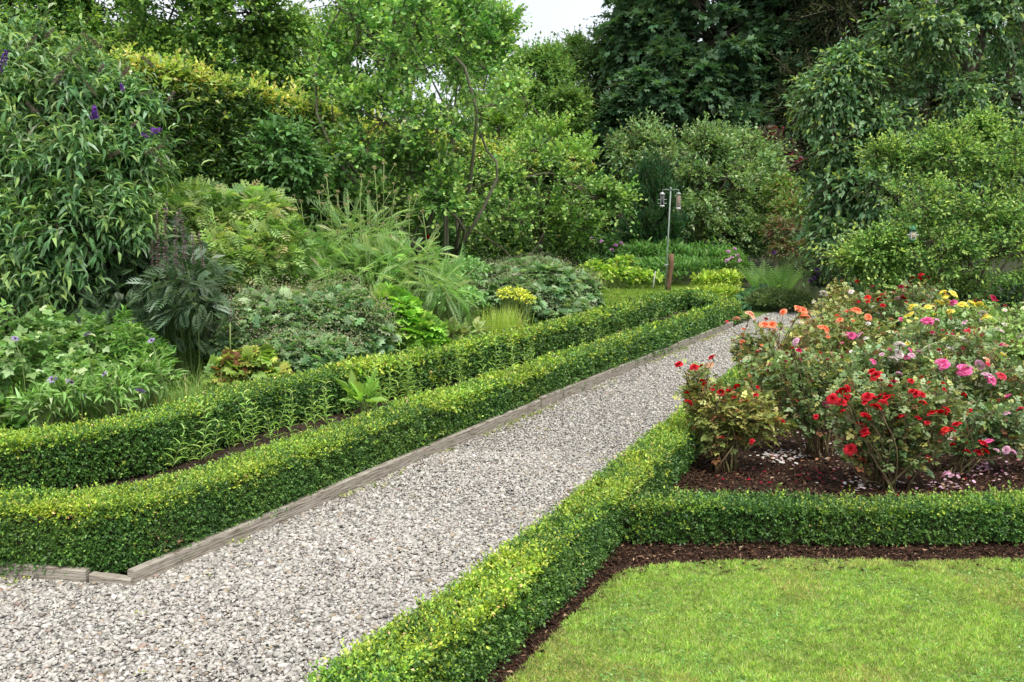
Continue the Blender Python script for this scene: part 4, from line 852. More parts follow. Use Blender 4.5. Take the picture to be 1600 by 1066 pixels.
def fern(label, px, Y_, ln, n, seed):
    rng = np.random.default_rng(seed); b = up(px, Y_); root = empty('fern', b, label, 'fern', 'ferns near the end of the path'); a = Acc()
    ph = np.arange(n) / n * 6.28 + rng.random(n) * .4; D = np.stack([np.cos(ph) * .38, np.sin(ph) * .38, .95 + .3 * rng.random(n)], 1)
    Nn = np.stack([-np.cos(ph) * .5, -np.sin(ph) * .5, .5 + 0 * ph], 1) * 1.0
    put_leaves(a, T_pinnate(16, .14, .35, ang=70, pw=.05), np.repeat((b + [0, 0, .05])[None], n, 0), D, Nn, ln * rng.uniform(.8, 1.1, n), ln * rng.uniform(.8, 1, n), pick(rng, [(2, g_(138, 176, 104)), (1, g_(112, 152, 80))], n))
    a.build('fronds', MATS['leaf'], root, b)
fern('fern with tall arching fronds, nearest the heather', 1222, 19.6, 1.15, 16, 201)
fern('fern partly hidden behind the taller one, to its left', 1190, 21, 1.05, 14, 202)
mound('smokebush_shrub', 'brownish red twiggy shrub in the shade left of the cherry', 'shrub', up(1245, 26), [lobe(1225, 370, 26, 34, 26), lobe(1260, 365, 26, 34, 24), lobe(1240, 395, 25.5, 40, 20)], 3600, OVAL, .11, .5, [(3, g_(96, 92, 60)), (1, g_(112, 78, 60)), (3, g_(84, 104, 56))], seed=203)
pv = mound('sage_plant', 'dark grey green shrub with purple flowers in the shade behind the ferns', 'shrub', up(1285, 22), [lobe(1270, 425, 22, 30, 24), lobe(1300, 440, 21, 34, 24), lobe(1320, 415, 22, 34, 26)], 2800, OVAL, .10, .5, [(3, g_(78, 94, 66)), (2, g_(60, 78, 50))], seed=204)
dots(pv, [(1272, 436), (1278, 430), (1266, 440), (1276, 422), (1211, 396)], 20.8, 'violet', [(2, g_(120, 78, 150)), (1, g_(150, 104, 172))], 1.8)
mound('elder_shrub', 'light green leafy shrub squeezed between the grey green tree and the cherry', 'shrub', up(1245, 29), [lobe(1240, 340, 29, 36, 36), lobe(1225, 310, 30, 30, 34), lobe(1270, 330, 29, 24, 24)], 4200, OVAL, .14, .5, [(3, g_(112, 142, 74)), (2, g_(88, 118, 56)), (1, g_(134, 116, 84))], seed=205)
mound('laurel_shrub', 'dark evergreen shrub in the gap behind the roses at the right edge', 'shrub', up(1600, 11.5), [lobe(1600, 500, 11.4, 60, 50), lobe(1560, 520, 11.2, 40, 30), lobe(1690, 480, 11.4, 80, 60)], 2000, OVAL, .09, .45, [(3, g_(40, 62, 34)), (2, g_(30, 48, 26))], seed=206)

# ================================================================== WEEDS BETWEEN THE HEDGES
def weed_parts(seed, h):
    rng = np.random.default_rng(seed); s = Acc(); l = Acc(); q = bend(rng, (0, 0, 0), (rng.normal(0, .04), rng.normal(0, .04), h), 8, .04); tube(s, q, np.linspace(.0032, .0015, 8), 4)
    n = int(h / .045)
    for k in range(n):
        t = (k + .7) / n; p = np.array([np.interp(t * 7, range(8), q[:, j]) for j in range(3)]); ph = k * 1.57 + rng.normal(0, .3)
        for sg in (0, math.pi):
            d = np.array([math.cos(ph + sg), math.sin(ph + sg), .75]); put_leaves(l, LONG, p[None], d[None], np.array([[0, 0, 1.]]), .095 * (1.1 - .5 * t), .009, pick(rng, [(2, g_(142, 184, 88)), (1, g_(166, 198, 108))], 1))
        if rng.random() < .12:
            e = p + np.array([math.cos(ph), math.sin(ph), 1.3]) * .06; tube(s, [p, e], .0016, 4)
    a = s.build('stem', STEM); b = l.build('leaves', MATS['leaf']); ma, mb = a.data, b.data; bpy.data.objects.remove(a); bpy.data.objects.remove(b); return ma, mb
wv = [weed_parts(300 + i, h) for i, h in enumerate((.42, .3, .5, .22, .38, .46, .26, .34, .18))]
rng = np.random.default_rng(301)
mid = lambda px: np.interp(px, [170, 300, 430, 560, 700, 850, 1000], [755, 728, 692, 652, 612, 568, 520])
for i in range(105):
    px = [rng.uniform(195, 420), rng.uniform(380, 640), rng.uniform(560, 840), rng.uniform(800, 1080)][int(rng.choice(4, p=[.2, .25, .33, .22]))]
    p = G(px, mid(px) + rng.uniform(-13, 5)); 
    Lp = G(px, mid(px)); o = bpy.data.objects.new('willowherb_weed', None); sc.collection.objects.link(o); o.location = p; o.rotation_euler = (0, 0, rng.random() * 6.28); s_ = rng.uniform(.6, 1.2); o.scale = (s_ * rng.uniform(.8, 1.2), s_ * rng.uniform(.8, 1.2), s_); o.rotation_euler = (rng.normal(0, .13), rng.normal(0, .13), rng.random() * 6.28)
    tag(o, 'thin upright weed with narrow leaves in the soil strip between the two left hedges', 'weed', 'weeds between the two hedges')
    for nm, me in zip(('stem', 'leaves'), wv[int(rng.integers(9))]):
        c = bpy.data.objects.new(nm, me); sc.collection.objects.link(c); c.parent = o
mound('dock_weed', 'broad leaved weed among the thin ones between the two hedges', 'weed', G(572, 650), [lobe(568, 628, 7.9, 16, 14)], 26, OVAL, .17, .38, [(2, g_(140, 178, 84)), (1, g_(118, 158, 66))], seed=302, droop=-.5)

# ================================================================== ROSE BED
def rose_flower(cols, key, petals=20, size=.045, openness=1.0, semi=False):
    def f():
        rng = np.random.default_rng(petals + int(size * 1000)); a = Acc()
        for i in range(petals):
            t = i / petals                                  # 0 = outer
            ph = i * 2.4 + rng.normal(0, .15); tilt_ = (1.3 * (1 - t) ** .75 + .06) * openness; l = size * (1 - .38 * t) * rng.uniform(.88, 1.1); w_ = l * (1.0 - .25 * t)
            V = []
            for v in (0, .35, .7, 1.0):
                for u in (-1, -.35, .35, 1):
                    ww = w_ * .5 * (math.sin(math.pi * (.12 + .62 * v)) ** .7) * u; bend_ = tilt_ * (.35 + .75 * v)
                    r_ = l * v * math.sin(bend_) + .002 + (abs(u) ** 2) * -.10 * l * (1.5 - tilt_); h_ = l * v * math.cos(bend_) + .06 * l * abs(u) ** 2 - .22 * l * v ** 3 * (1 - t)
                    V.append([r_ * math.cos(ph) - ww * math.sin(ph), r_ * math.sin(ph) + ww * math.cos(ph), h_ + rng.normal(0, l * .02)])
            Fq = [[4 * j + k, 4 * j + k + 1, 4 * j + k + 5, 4 * j + k + 4] for j in range(3) for k in range(3)]
            c = pick(rng, cols, 1, .07); a.add(V, [np.array(Fq)], [np.repeat(c, 9, 0)])
        if semi:
            D = nrm(rng.standard_normal((20, 3)) * [.5, .5, 0] + [0, 0, 1]); put_leaves(a, KITE, D * .002, D, rng.standard_normal((20, 3)), size * .3, size * .06, pick(rng, [(1, g_(214, 180, 60))], 20))
        D = np.array([[math.cos(k * 1.257), math.sin(k * 1.257), -.25] for k in range(5)]); put_leaves(a, KITE, D * 0, D, np.array([0, 0, 1.]) + 0 * D, size * .6, size * .18, pick(rng, [(1, g_(96, 130, 60))], 5))
        tube(a, [(0, 0, -.03), (0, 0, .003)], [.0025, .004], 5, g_(96, 130, 60))
        return as_mesh(a, 'rose_bloom', MATS['petal'])
    return f
FC = {'red': [(3, g_(206, 6, 34)), (2, g_(178, 2, 24)), (1, g_(222, 20, 46))], 'crimson': [(3, g_(140, 22, 42)), (1, g_(110, 12, 30))], 'orange': [(3, g_(248, 156, 108)), (2, g_(242, 130, 92)), (1, g_(252, 190, 146))],
      'peach': [(3, g_(246, 196, 164)), (1, g_(250, 216, 190))], 'pink': [(3, g_(242, 122, 182)), (2, g_(230, 96, 160)), (1, g_(248, 168, 206))], 'palepink': [(3, g_(232, 184, 208)), (1, g_(244, 214, 226))],
      'rosered': [(3, g_(222, 72, 96)), (1, g_(236, 110, 122))], 'yellow': [(3, g_(252, 238, 110)), (2, g_(248, 228, 84)), (1, g_(252, 246, 170))], 'white': [(3, g_(240, 234, 228)), (1, g_(244, 226, 224))], 'magenta': [(3, g_(200, 28, 88)), (1, g_(170, 20, 70))], 'vermilion': [(3, g_(232, 52, 36)), (1, g_(206, 34, 28))]}
FS = {'red': .037, 'crimson': .032, 'orange': .043, 'peach': .04, 'pink': .046, 'palepink': .044, 'rosered': .04, 'yellow': .044, 'white': .04, 'magenta': .04, 'vermilion': .036}
ROSEL = [(3, g_(116, 146, 84)), (2, g_(94, 126, 66)), (1.6, g_(152, 176, 120)), (1, g_(158, 168, 84)), (.4, g_(142, 100, 66))]
ROSEY = [(3, g_(136, 152, 78)), (2, g_(110, 132, 64)), (1.3, g_(168, 178, 100)), (.7, g_(150, 108, 66))]
ROSEB = [(3, g_(140, 178, 92)), (2, g_(116, 156, 74)), (1.3, g_(168, 196, 128))]
def rose(label, bx, Y_, env, flowers, seed, cols=ROSEL, nleaf=260, ncane=16, lsz=.066, dz=.26, open_=False, canec=1.0):
    """env: lobes of foliage; flowers: (px, py, colour[, scale])"""
    rng = np.random.default_rng(seed); base = up(bx, Y_); root = empty('rose_bush', base, label, 'rose bush', 'rose bushes in the bark mulched bed')
    ca = Acc(); fo = Acc(); node = []
    def cane(t, r0=.007):
        b = base + np.array([*(rng.standard_normal(2) * .05), 0]); q = bend(rng, b, t, 9, .07, rise=.0)
        s = np.linspace(0, 1, 9)[:, None]; q = b + (t - b) * np.concatenate([s ** 1.25, s ** 1.25, s ** .85], 1) + (q - (b + (t - b) * s)); q[0, 2] = -.02
        tube(ca, q, np.linspace(r0, .0022, 9), 5); node.extend(q[3:]); return q
    wts = np.array([l[1][0] * l[1][2] for l in env]); wts = wts / wts.sum()
    for i in range(ncane):
        c, r = env[rng.choice(len(env), p=wts)]; d = nrm(rng.standard_normal(3)); d[2] = abs(d[2]) * .8; cane(c + d * r * .85, rng.uniform(.005, .010))
    fl = []
    for f in flowers:
        p = at(f[0], f[1], Y_ - dz * rng.uniform(.5, 1.3)); fl.append((p, f[2], f[3] if len(f) > 3 else 1.0))
        if rng.random() < .45: cane(p - [0, 0, .02], .005)
        else:
            nd = np.array(node); k = np.argmin(np.linalg.norm(nd - (p - [0, 0, .15]), axis=1)); tube(ca, bend(rng, nd[k], p - [0, 0, .02], 5, .08), np.linspace(.004, .002, 5), 4)
    nd = np.array(node)
    for (c, r), w_ in zip(env, wts):
        m = int(nleaf * w_ / 4 * 1.75); d = nrm(rng.standard_normal((m, 3))); f = .35 + .65 * rng.random(m) ** .55
        T = np.asarray(c) + d * np.asarray(r) * f[:, None]; T = T[(vnoise(T, 4.5, seed) > .30) & (T[:, 2] > .2)]; m = len(T)
        k = np.argmin(np.linalg.norm(nd[None] - (T[:, None] - [0, 0, .08]), axis=2), axis=1); B = nd[k]
        A = T - B; ln = np.linalg.norm(A, axis=1).clip(.08, .4); B = T - nrm(A) * ln[:, None] * .9
        prisms(ca, nd[k], T, .0028, .0015, (.1, .1, .05))
        shoots(fo, rng, T - nrm(A) * .1, A, .15, 5, ROSE5, lsz, .9, cols, None, .1, .5, 65, upn=.9, jit=.15)
    fo.build('foliage', MATS['leaf_gloss'], root, base); ca.build('canes', CANE, root, base)
    for i, (p, c, s_) in enumerate(fl):
        v = i % 2; ry = rng.normal(.0, .45); rx = rng.uniform(.1, .65)
        place_part(f'fl_{c}_{v}', rose_flower(FC[c], c, 38 if c not in ('red', 'crimson', 'vermilion') else 24, FS[c] * .82, (1.0, .85)[v]), root, p, (rx, ry, rng.random() * 6.28), min(s_, 1.35) * rng.uniform(.85, 1.12), 'rose_bloom')
    cset = [f_[2] for f_ in flowers]
    for i in range(len(flowers) // 2 + 4):
        c, r = env[rng.choice(len(env), p=wts)]; d = rng.standard_normal(3); d[2] = abs(d[2]) * .8; d[1] = -abs(d[1]); c_ = cset[rng.integers(len(cset))]
        place_part(f'fl_{c_}_0', rose_flower(FC[c_], c_, 38 if c_ not in ('red', 'crimson', 'vermilion') else 24, FS[c_] * .9, 1.0), root, c + nrm(d) * r * .97, (rng.uniform(.1, .9), rng.normal(0, .4), i), rng.uniform(.45, .8), 'rose_bloom')
    def bud():
        a = Acc(); rg = np.random.default_rng(1)
        D = nrm(rg.standard_normal((8, 3)) * [.25, .25, 0] + [0, 0, 1]); put_leaves(a, ROUND, D * 0, D, rg.standard_normal((8, 3)), .022, .012, pick(rg, [(1, g_(190, 60, 70)), (1, g_(120, 140, 70))], 8)); return as_mesh(a, 'rose_bud', MATS['petal'])
    for i in range(12):
        c, r = env[rng.choice(len(env), p=wts)]; d = nrm(rng.standard_normal(3)); d[2] = abs(d[2]) + .5; d = nrm(d); p = c + d * r
        nd2 = nd[np.argmin(np.linalg.norm(nd - p, axis=1))]; place_part('bud', bud, root, p, (.2, .1, i), 1.2, 'rose_bud'); t = Acc()
    return root
Y1 = 2275 / (745 - 365)
rose('small red rose bush with bare canes in the bed corner nearest the path', 1140, Y1, [lobe(1110, 630, Y1, 45, 34), lobe(1160, 640, Y1, 45, 36), lobe(1195, 660, Y1, 30, 26), lobe(1090, 595, Y1, 24, 24), lobe(1130, 680, Y1, 45, 26)],
     [(1076, 630, 'red'), (1073, 615, 'red', .7), (1101, 600, 'red', .7), (1126, 615, 'red'), (1138, 612, 'red', .8), (1152, 605, 'red', .9), (1181, 618, 'red', .8), (1168, 628, 'red', .8), (1175, 690, 'red', .7), (1061, 571, 'red', 1.1), (1085, 575, 'red'), (1113, 560, 'red'), (1096, 572, 'red', .6), (1127, 612, 'red', .8)], 401, ROSEY, 900, 22, dz=.15)
Y2 = 2275 / (772 - 365)
rose('bushy rose with many clustered scarlet blooms in the middle front of the bed', 1395, Y2, [lobe(1350, 620, Y2, 55, 36), lobe(1410, 615, Y2, 55, 34), lobe(1460, 630, Y2, 50, 36), lobe(1350, 670, Y2, 50, 34), lobe(1420, 670, Y2, 60, 40), lobe(1395, 715, Y2, 60, 34), lobe(1330, 720, Y2, 24, 22)],
     [(1369, 588, 'red', 1.2), (1363, 582, 'red'), (1433, 616, 'red'), (1426, 613, 'red'), (1440, 618, 'red'), (1365, 625, 'red', 1.3), (1369, 637, 'red', 1.4), (1356, 622, 'red', 1.2), (1376, 620, 'red'), (1386, 624, 'red', 1.2), (1380, 630, 'red'), (1352, 630, 'red'), (1321, 622, 'red'), (1301, 624, 'red', 1.1), (1314, 630, 'red', 1.3), (1324, 626, 'red'), (1317, 611, 'red', .9), (1323, 608, 'red', .9), (1310, 614, 'red', .8),
      (1471, 647, 'red', 1.5), (1457, 647, 'red'), (1478, 642, 'red', 1.1), (1408, 652, 'red'), (1434, 655, 'red'), (1354, 653, 'red'), (1350, 649, 'red', .8), (1346, 667, 'red'), (1354, 681, 'red', 1.1), (1351, 675, 'red'), (1348, 684, 'red', .8), (1329, 703, 'red', 1.5), (1495, 665, 'red'), (1485, 674, 'red', 1.1), (1475, 678, 'red', 1.1), (1477, 672, 'vermilion'), (1275, 652, 'red', .6), (1317, 643, 'red', .6), (1449, 662, 'red', .7), (1442, 630, 'vermilion', .9), (1397, 598, 'magenta', .8)], 402, ROSEL, 1500, 26, dz=.28)
Y3 = 2275 / (748 - 365)
rose('rose bush mixing red and pink blooms at the right front', 1515, Y3, [lobe(1530, 690, Y3, 45, 26), lobe(1580, 690, Y3, 45, 30), lobe(1500, 700, Y3, 30, 22), lobe(1560, 650, Y3, 50, 26)],
     [(1535, 694, 'red', 1.3), (1545, 692, 'pink', 1.1), (1528, 708, 'red'), (1539, 707, 'red', .9), (1513, 707, 'red', .7), (1509, 705, 'red', .6), (1581, 707, 'palepink', 1.0), (1573, 704, 'palepink', .9), (1479, 742, 'palepink', 1.0), (1486, 745, 'palepink', .8), (1595, 640, 'rosered', .8), (1557, 705, 'palepink', .7), (1508, 648, 'red', .7)], 403, ROSEL, 620, 18)
Y4 = 7.0
rose('tall bush of bare brown canes on the path side with loose pale leaves', 1290, 6.4, [lobe(1240, 590, 6.4, 45, 36), lobe(1290, 580, 6.4, 45, 40), lobe(1200, 570, 6.6, 30, 36), lobe(1255, 640, 6.3, 40, 30)],
     [(1244, 534, 'palepink', .9), (1238, 545, 'magenta', .7), (1248, 548, 'magenta', .7), (1183, 606, 'red', .7), (1181, 617, 'red', .7), (1230, 552, 'crimson', .6), (1315, 558, 'crimson', .7), (1293, 563, 'crimson', .7), (1364, 566, 'pink', .7)], 404, ROSEL, 760, 28)
rose('leggy rose with large apricot orange blooms leaning over the gravel path', 1215, 7.4, [lobe(1180, 540, 7.4, 30, 40), lobe(1215, 550, 7.4, 40, 36), lobe(1260, 530, 7.4, 40, 34), lobe(1185, 600, 7.3, 26, 34), lobe(1160, 540, 7.5, 14, 30)],
     [(1171, 493, 'peach', 1.5), (1151, 500, 'peach', 1.1), (1136, 503, 'rosered', .5), (1206, 509, 'orange', 1.3), (1195, 509, 'orange', 1.3), (1197, 499, 'crimson', .7), (1224, 488, 'orange', .8), (1252, 487, 'orange', 1.7), (1257, 496, 'orange', 1.1), (1246, 483, 'orange', 1.0), (1288, 515, 'orange', 1.3), (1281, 513, 'orange', .9)], 405, ROSEY, 640, 20)
rose('rose with a few rounded coral orange blooms behind the white one', 1330, 8.2, [lobe(1310, 520, 8.2, 50, 36), lobe(1360, 520, 8.2, 40, 34), lobe(1320, 570, 8, 50, 40), lobe(1370, 565, 8, 40, 36)],
     [(1337, 487, 'orange', 1.7), (1313, 501, 'orange', 1.0), (1356, 496, 'orange', 1.2), (1327, 514, 'orange', .7), (1330, 525, 'pink', 1.2), (1323, 523, 'pink', .9), (1344, 525, 'palepink', 1.1), (1353, 530, 'white', 1.0), (1375, 515, 'peach', .8), (1380, 522, 'peach', .7)], 406, ROSEY, 900, 22)
rose('rose with clustered creamy white round blooms in the centre of the bed', 1400, 7.2, [lobe(1385, 560, 7.2, 45, 34), lobe(1430, 570, 7.2, 45, 36), lobe(1400, 600, 7.0, 50, 26), lobe(1340, 580, 7.1, 40, 34)],
     [(1406, 540, 'white', 1.4), (1403, 554, 'white', 1.4), (1395, 562, 'white', 1.1), (1401, 560, 'white', 1.0), (1424, 556, 'palepink', .8), (1378, 555, 'palepink', .7), (1422, 548, 'pink', .7), (1436, 551, 'palepink', .6), (1390, 547, 'pink', .5), (1344, 590, 'yellow', .5), (1304, 603, 'yellow', .5)], 407, ROSEL, 1000, 22)
rose('tall rose with large bright pink blooms on the right of the bed', 1510, 6.6, [lobe(1480, 590, 6.6, 50, 36), lobe(1540, 600, 6.6, 50, 34), lobe(1590, 600, 6.6, 40, 40), lobe(1510, 550, 6.8, 50, 34), lobe(1570, 640, 6.5, 50, 26), lobe(1520, 640, 6.5, 50, 30)],
     [(1473, 569, 'pink', 1.3), (1477, 574, 'pink', 1.0), (1507, 579, 'pink', 1.7), (1502, 575, 'pink', 1.1), (1546, 593, 'pink', 1.4), (1541, 589, 'palepink', 1.1), (1564, 589, 'rosered', 1.3), (1574, 622, 'pink', 1.2), (1474, 624, 'pink', .9), (1530, 571, 'palepink', 1.2), (1541, 564, 'peach', 1.0), (1454, 606, 'vermilion', 1.3), (1453, 600, 'vermilion', .9), (1472, 601, 'red', .9), (1543, 570, 'rosered', .8)], 408, ROSEL, 1300, 24)
rose('rose with small deep pink and mauve blooms below the yellow ones', 1480, 7.8, [lobe(1440, 530, 7.8, 40, 30), lobe(1490, 530, 7.8, 45, 30), lobe(1530, 540, 7.6, 34, 30)],
     [(1449, 503, 'pink', 1.2), (1453, 506, 'magenta', .7), (1449, 548, 'pink', .9), (1508, 533, 'palepink', 1.2), (1512, 518, 'rosered', 1.1), (1525, 545, 'pink', .8), (1503, 544, 'magenta', .8), (1457, 520, 'magenta', .7), (1487, 543, 'white', 1.2), (1492, 546, 'white', 1.0), (1464, 500, 'palepink', .6)], 409, ROSEL, 760, 18)
rose('rose with a crowd of clear yellow blooms at the back right of the bed', 1480, 9, [lobe(1440, 505, 9, 40, 24), lobe(1490, 500, 9, 45, 26), lobe(1540, 510, 8.8, 36, 28), lobe(1460, 530, 8.8, 60, 20)],
     [(1473, 458, 'yellow', 1.2), (1488, 461, 'yellow', 1.4), (1477, 465, 'yellow', 1.1), (1471, 475, 'yellow', 1.5), (1466, 473, 'yellow', 1.2), (1479, 472, 'yellow', 1.0), (1426, 481, 'yellow', 1.3), (1450, 481, 'yellow', 1.2), (1418, 494, 'yellow', 1.1), (1424, 492, 'yellow', .9), (1484, 488, 'yellow', 1.1), (1503, 477, 'yellow', 1.6), (1509, 479, 'yellow', 1.1), (1530, 477, 'yellow', 1.4), (1541, 497, 'yellow', 1.4), (1535, 501, 'white', 1.2), (1518, 475, 'yellow', 1.1), (1546, 503, 'yellow', 1.2), (1536, 490, 'white', 1.0), (1457, 500, 'yellow', .8), (1489, 474, 'pink', 1.0)], 410, ROSEB, 950, 20)
rose('rose with dusky crimson blooms along the back of the bed', 1400, 10, [lobe(1360, 480, 10, 50, 26), lobe(1410, 475, 10, 45, 28), lobe(1450, 460, 10, 40, 26), lobe(1440, 490, 9.8, 50, 20)],
     [(1439, 430, 'red', 1.1), (1437, 436, 'red', .9), (1426, 434, 'crimson', .9), (1450, 435, 'crimson', 1.0), (1408, 449, 'crimson', 1.3), (1378, 462, 'red', 1.1), (1374, 468, 'red', 1.0), (1383, 466, 'crimson', .9), (1379, 478, 'red', 1.2), (1363, 448, 'crimson', 1.1), (1339, 440, 'red', .9), (1411, 467, 'crimson', 1.6), (1416, 472, 'crimson', 1.1), (1443, 469, 'crimson', 1.1), (1365, 468, 'crimson', .8), (1402, 467, 'palepink', .9), (1396, 456, 'crimson', .8), (1443, 479, 'crimson', .8)], 411, ROSEL, 900, 20)
rose('yellowish leaved rose with red orange blooms near the path, back left of the bed', 1310, 10, [lobe(1290, 495, 9.8, 40, 30), lobe(1330, 490, 10, 40, 30), lobe(1310, 465, 10.2, 30, 26), lobe(1280, 520, 9.5, 40, 24)],
     [(1356, 465, 'vermilion', 1.2), (1356, 472, 'vermilion', .8), (1287, 459, 'white', 1.2), (1330, 457, 'white', 1.0), (1371, 489, 'white', .6), (1364, 480, 'white', .7)], 412, ROSEY, 800, 20)
rose('pale leaved arching rose with small white and yellow blooms at the right edge', 1590, 8, [lobe(1570, 540, 8, 40, 34), lobe(1590, 490, 8.2, 34, 16), lobe(1610, 560, 7.8, 40, 40), lobe(1560, 510, 8.2, 30, 24)],
     [(1566, 556, 'yellow', 1.5), (1564, 519, 'white', .9), (1570, 485, 'white', .6), (1590, 527, 'white', .6), (1562, 555, 'yellow', 1.0)], 413, ROSEB, 760, 16)
rose('rose with single magenta bloom standing against the dark gap on the right', 1545, 10, [lobe(1540, 490, 10, 36, 24), lobe(1510, 490, 10, 30, 20)], [(1551, 466, 'magenta', 1.5), (1531, 471, 'crimson', .9), (1539, 480, 'yellow', .6), (1545, 484, 'yellow', .6)], 414, ROSEB, 360, 10)

# fallen petals
rng = np.random.default_rng(420); g = Acc()
for (px, py, rx, ry, n, cols) in [(1215, 718, 34, 9, 110, [(4, g_(238, 232, 226)), (1, g_(226, 190, 180))]), (1265, 712, 40, 14, 60, [(3, g_(238, 226, 220)), (1, g_(200, 150, 120))]), (1355, 762, 40, 8, 70, [(3, g_(238, 228, 226)), (1, g_(230, 200, 210))]), (1250, 745, 70, 16, 36, [(3, g_(150, 40, 62)), (1, g_(190, 110, 130))]),
                                  (1150, 755, 60, 18, 14, [(1, g_(180, 30, 56))]), (1530, 740, 60, 16, 130, [(3, g_(226, 190, 206)), (1, g_(206, 120, 150))]), (1480, 765, 30, 10, 40, [(1, g_(224, 190, 206))]), (1400, 745, 90, 24, 60, [(1, g_(226, 190, 200)), (1, g_(180, 40, 60))]), (1240, 680, 60, 30, 60, [(1, g_(230, 220, 210)), (1, g_(150, 120, 90))])]:
    a = px + rx * rng.standard_normal(n) * .6; b = py + ry * rng.standard_normal(n) * .6
    P = np.array([G(u, v) for u, v in zip(a, b)]); P[:, 2] = .024 + .008 * rng.random(n)
    put_leaves(g, ROUND, P, rng.standard_normal((n, 3)) * [1, 1, .15], np.array([0, 0, 1.]) + .25 * rng.standard_normal((n, 3)), .024 * rng.uniform(.5, 1.4, n), .02, pick(rng, cols + [(.6, g_(190, 160, 130))], n, .1))
tag(g.build('fallen_petals', MATS['petal']), 'white, pink and red rose petals fallen on the dark mulch under the bushes', 'petals', kind='stuff')

# ================================================================== BIRD FEEDERS
metal = surf('painted_metal', (.24, .29, .25), (.34, .39, .35), 10, .5, .05); zinc = surf('zinc', (.45, .46, .45), (.6, .6, .58), 20, .4, .05)
peanut = surf('peanuts', (.32, .17, .09), (.5, .32, .2), 40, .8, .8, (.2, .1, .06), 60); seedm = surf('seed', (.04, .045, .05), (.12, .12, .12), 50, .8, .5); postm = surf('old_post', (.16, .09, .05), (.28, .17, .1), 5, .9, .6, (.1, .07, .05), 20, (1, 1, .2))
YP = 24.3; pb = up(1041, YP); ptop = at(1048, 297, YP)
root = empty('feeder_pole', pb, 'slender pale metal pole with a cross hook holding two bird feeders', 'feeder pole')
a = Acc(); tube(a, [pb - [0, 0, .1], (pb + ptop) / 2, ptop], [.021, .020, .018], 10); a.build('pole', metal, root, pb, smooth=True)
fa, fb = at(1035, 300, YP), at(1060.5, 300, YP)
for e in (fa, fb):
    a = Acc(); t_ = ptop - [0, 0, .02]; m_ = (t_ + e) / 2 + [0, 0, .05]; tube(a, [t_, m_, e + [0, 0, .05], e], .012, 6); a.build('hook', metal, root, pb)
a = Acc(); tube(a, [ptop - [0, 0, .01], ptop + [0, 0, .05], ptop + [0, 0, .08]], [.03, .03, .005], 8); a.build('finial', metal, root, pb)
def lathe(acc, c, prof, sides=16, col=(.4, .4, .4)):
    tube_pts = [np.array(c) + [0, 0, z] for r, z in prof]; a_ = np.arange(sides) / sides * 6.2832
    V = [[c[0] + r * math.cos(t), c[1] + r * math.sin(t), c[2] + z] for r, z in prof for t in a_]; n = len(prof)
    f = [[i * sides + j, i * sides + (j + 1) % sides, (i + 1) * sides + (j + 1) % sides, (i + 1) * sides + j] for i in range(n - 1) for j in range(sides)]
    acc.add(V, [np.array(f)], [np.tile(col, (len(f), 1))])
def feeder(name, label, top, r, h, fill, capm, basem, perches, cage):
    root = empty(name, top - [0, 0, h], label, 'bird feeder', 'bird feeders'); o = np.array(root.location)
    a = Acc(); lathe(a, top, [(.0, 0), (r * .5, -.01), (r * 1.25, -.05), (r * 1.25, -.075), (0, -.075)]); a.build('cap', capm, root, o, smooth=True)
    a = Acc(); lathe(a, top, [(0, -.076), (r * .93, -.076), (r * .93, -h * .86), (0, -h * .86)]); a.build('seed_fill', fill, root, o)
    a = Acc(); lathe(a, top, [(0, -h + .0), (r * 1.1, -h), (r * 1.15, -h * .87), (0, -h * .865)]); a.build('base_cup', basem, root, o, smooth=True)
    a = Acc()
    if cage:
        for k in range(12): t = k / 12 * 6.283; d = np.array([math.cos(t), math.sin(t), 0]) * r; prisms(a, (top + d - [0, 0, .07])[None], (top + d - [0, 0, h * .87])[None], .003, .003)
        for z in np.linspace(.09, h * .85, 9): lathe(a, top, [(r * 1.0, -z), (r * 1.03, -z - .003), (r * 1.0, -z - .006)], 12)
    else:
        for k in range(4): t = k / 4 * 6.283 + .7; d = np.array([math.cos(t), math.sin(t), 0]) * r * 1.02; prisms(a, (top + d - [0, 0, .07])[None], (top + d - [0, 0, h * .87])[None], .008, .008)
    a.build('cage', zinc, root, o)
    for z in perches:
        a = Acc(); tube(a, [top + [-r * 2.1, 0, -z], top + [r * 2.1, 0, -z]], .008, 6); a.build('perch', zinc, root, o)
feeder('bird_feeder', 'metal capped tube feeder with dark seed and perches, left of the pole', fa, .055, .40, seedm, zinc, zinc, (.2, .3), False)
feeder('bird_feeder', 'brown peanut filled wire mesh feeder, right of the pole', fb, .055, .47, peanut, metal, zinc, (), True)
feeder('bird_feeder', 'green capped tube feeder hanging inside the yellow green shrub on the right', at(1427, 352, 11.4), .035, .2, surf('pale_seed', (.4, .36, .22), (.55, .5, .34), 60), surf('green_plastic', (.03, .14, .06), (.05, .2, .08), 10, .4, .0), MATS['green_plastic'], (.12,), False)
a = Acc(); p0 = up(1046, 24.6); p1 = at(1049, 397, 24.6); tube(a, bend(np.random.default_rng(2), p0, p1, 6, .015), [.075, .07, .075, .07, .075, .07], 8)
root = empty('wooden_post', p0, 'short rough brown wooden post standing beside the feeder pole', 'post'); a.build('post', postm, root, p0)
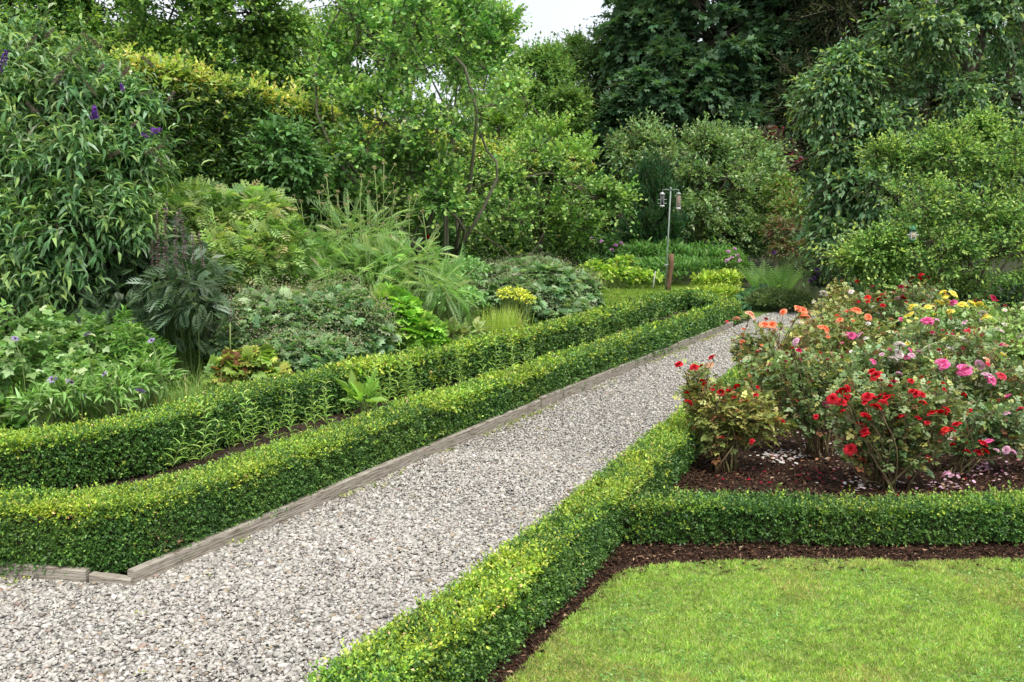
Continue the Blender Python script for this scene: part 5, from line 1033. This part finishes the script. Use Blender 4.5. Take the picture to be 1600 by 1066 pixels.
a = Acc(); lathe(a, pb + [.0, .0, .75], [(.035, 0), (.04, .02), (.035, .04)], 10); tube(a, [pb + [0, 0, .77], p0 + [0, 0, .77]], .015, 5); a.build('strap', zinc, root, p0)
a = Acc(); q0 = up(1021, 25); q1 = at(1024, 424, 25); tube(a, [q0, (q0 + q1) / 2, q1], [.022, .02, .018], 6); o = a.build('garden_stake', surf('pale_stake', (.5, .5, .46), (.62, .6, .56), 9), None, tuple(q0)); tag(o, 'thin pale stake stuck in the ground left of the feeder pole', 'stake')

# moss, seedlings and dead leaves caught along the boards and on the gravel
rng = np.random.default_rng(430); g = Acc()
P = []
for p, q in ((BL[0], BL[1]), (BL[1], BL[2]), (BL[2], BL[3]), (G(0, 905), BL[0])):
    n = int(np.linalg.norm(q - p) * 60); t = rng.random(n)[:, None]; d = nrm(q - p); P.append(p + (q - p) * t + np.array([d[1], -d[0], 0]) * (abs(rng.standard_normal((n, 1))) * .05 + .01))
P = np.concatenate(P); P = P[vnoise(P, 3.5, 8) > .5]; P = np.repeat(P, 4, 0) + .01 * rng.standard_normal((len(P) * 4, 3)); P[:, 2] = .02 + .01 * rng.random(len(P)); n = len(P)
put_leaves(g, OVAL, P, rng.standard_normal((n, 3)) * [1, 1, .4], np.array([0, 0, 1.]) + .4 * rng.standard_normal((n, 3)), .014, .009, pick(rng, [(2, g_(130, 150, 60)), (1, g_(170, 180, 80)), (1, g_(96, 120, 50))], n))
Q = scatter(rng, PATH, lambda d: 2.2, 2.6, 9); Q = np.repeat(Q, 7, 0) + rng.standard_normal((len(Q) * 7, 3)) * [.018, .018, 0]; Q[:, 2] = .026; n = len(Q)
put_leaves(g, OVAL, Q, rng.standard_normal((n, 3)) * [1, 1, .4], np.array([0, 0, 1.]) + .4 * rng.standard_normal((n, 3)), .013, .008, pick(rng, [(2, g_(140, 150, 70)), (1, g_(120, 90, 60)), (1, g_(180, 180, 100))], n))
tag(g.build('moss_and_seedlings', MATS['leaf_matt']), 'moss and tiny seedlings caught along the boards and in the gravel', 'moss', kind='stuff')
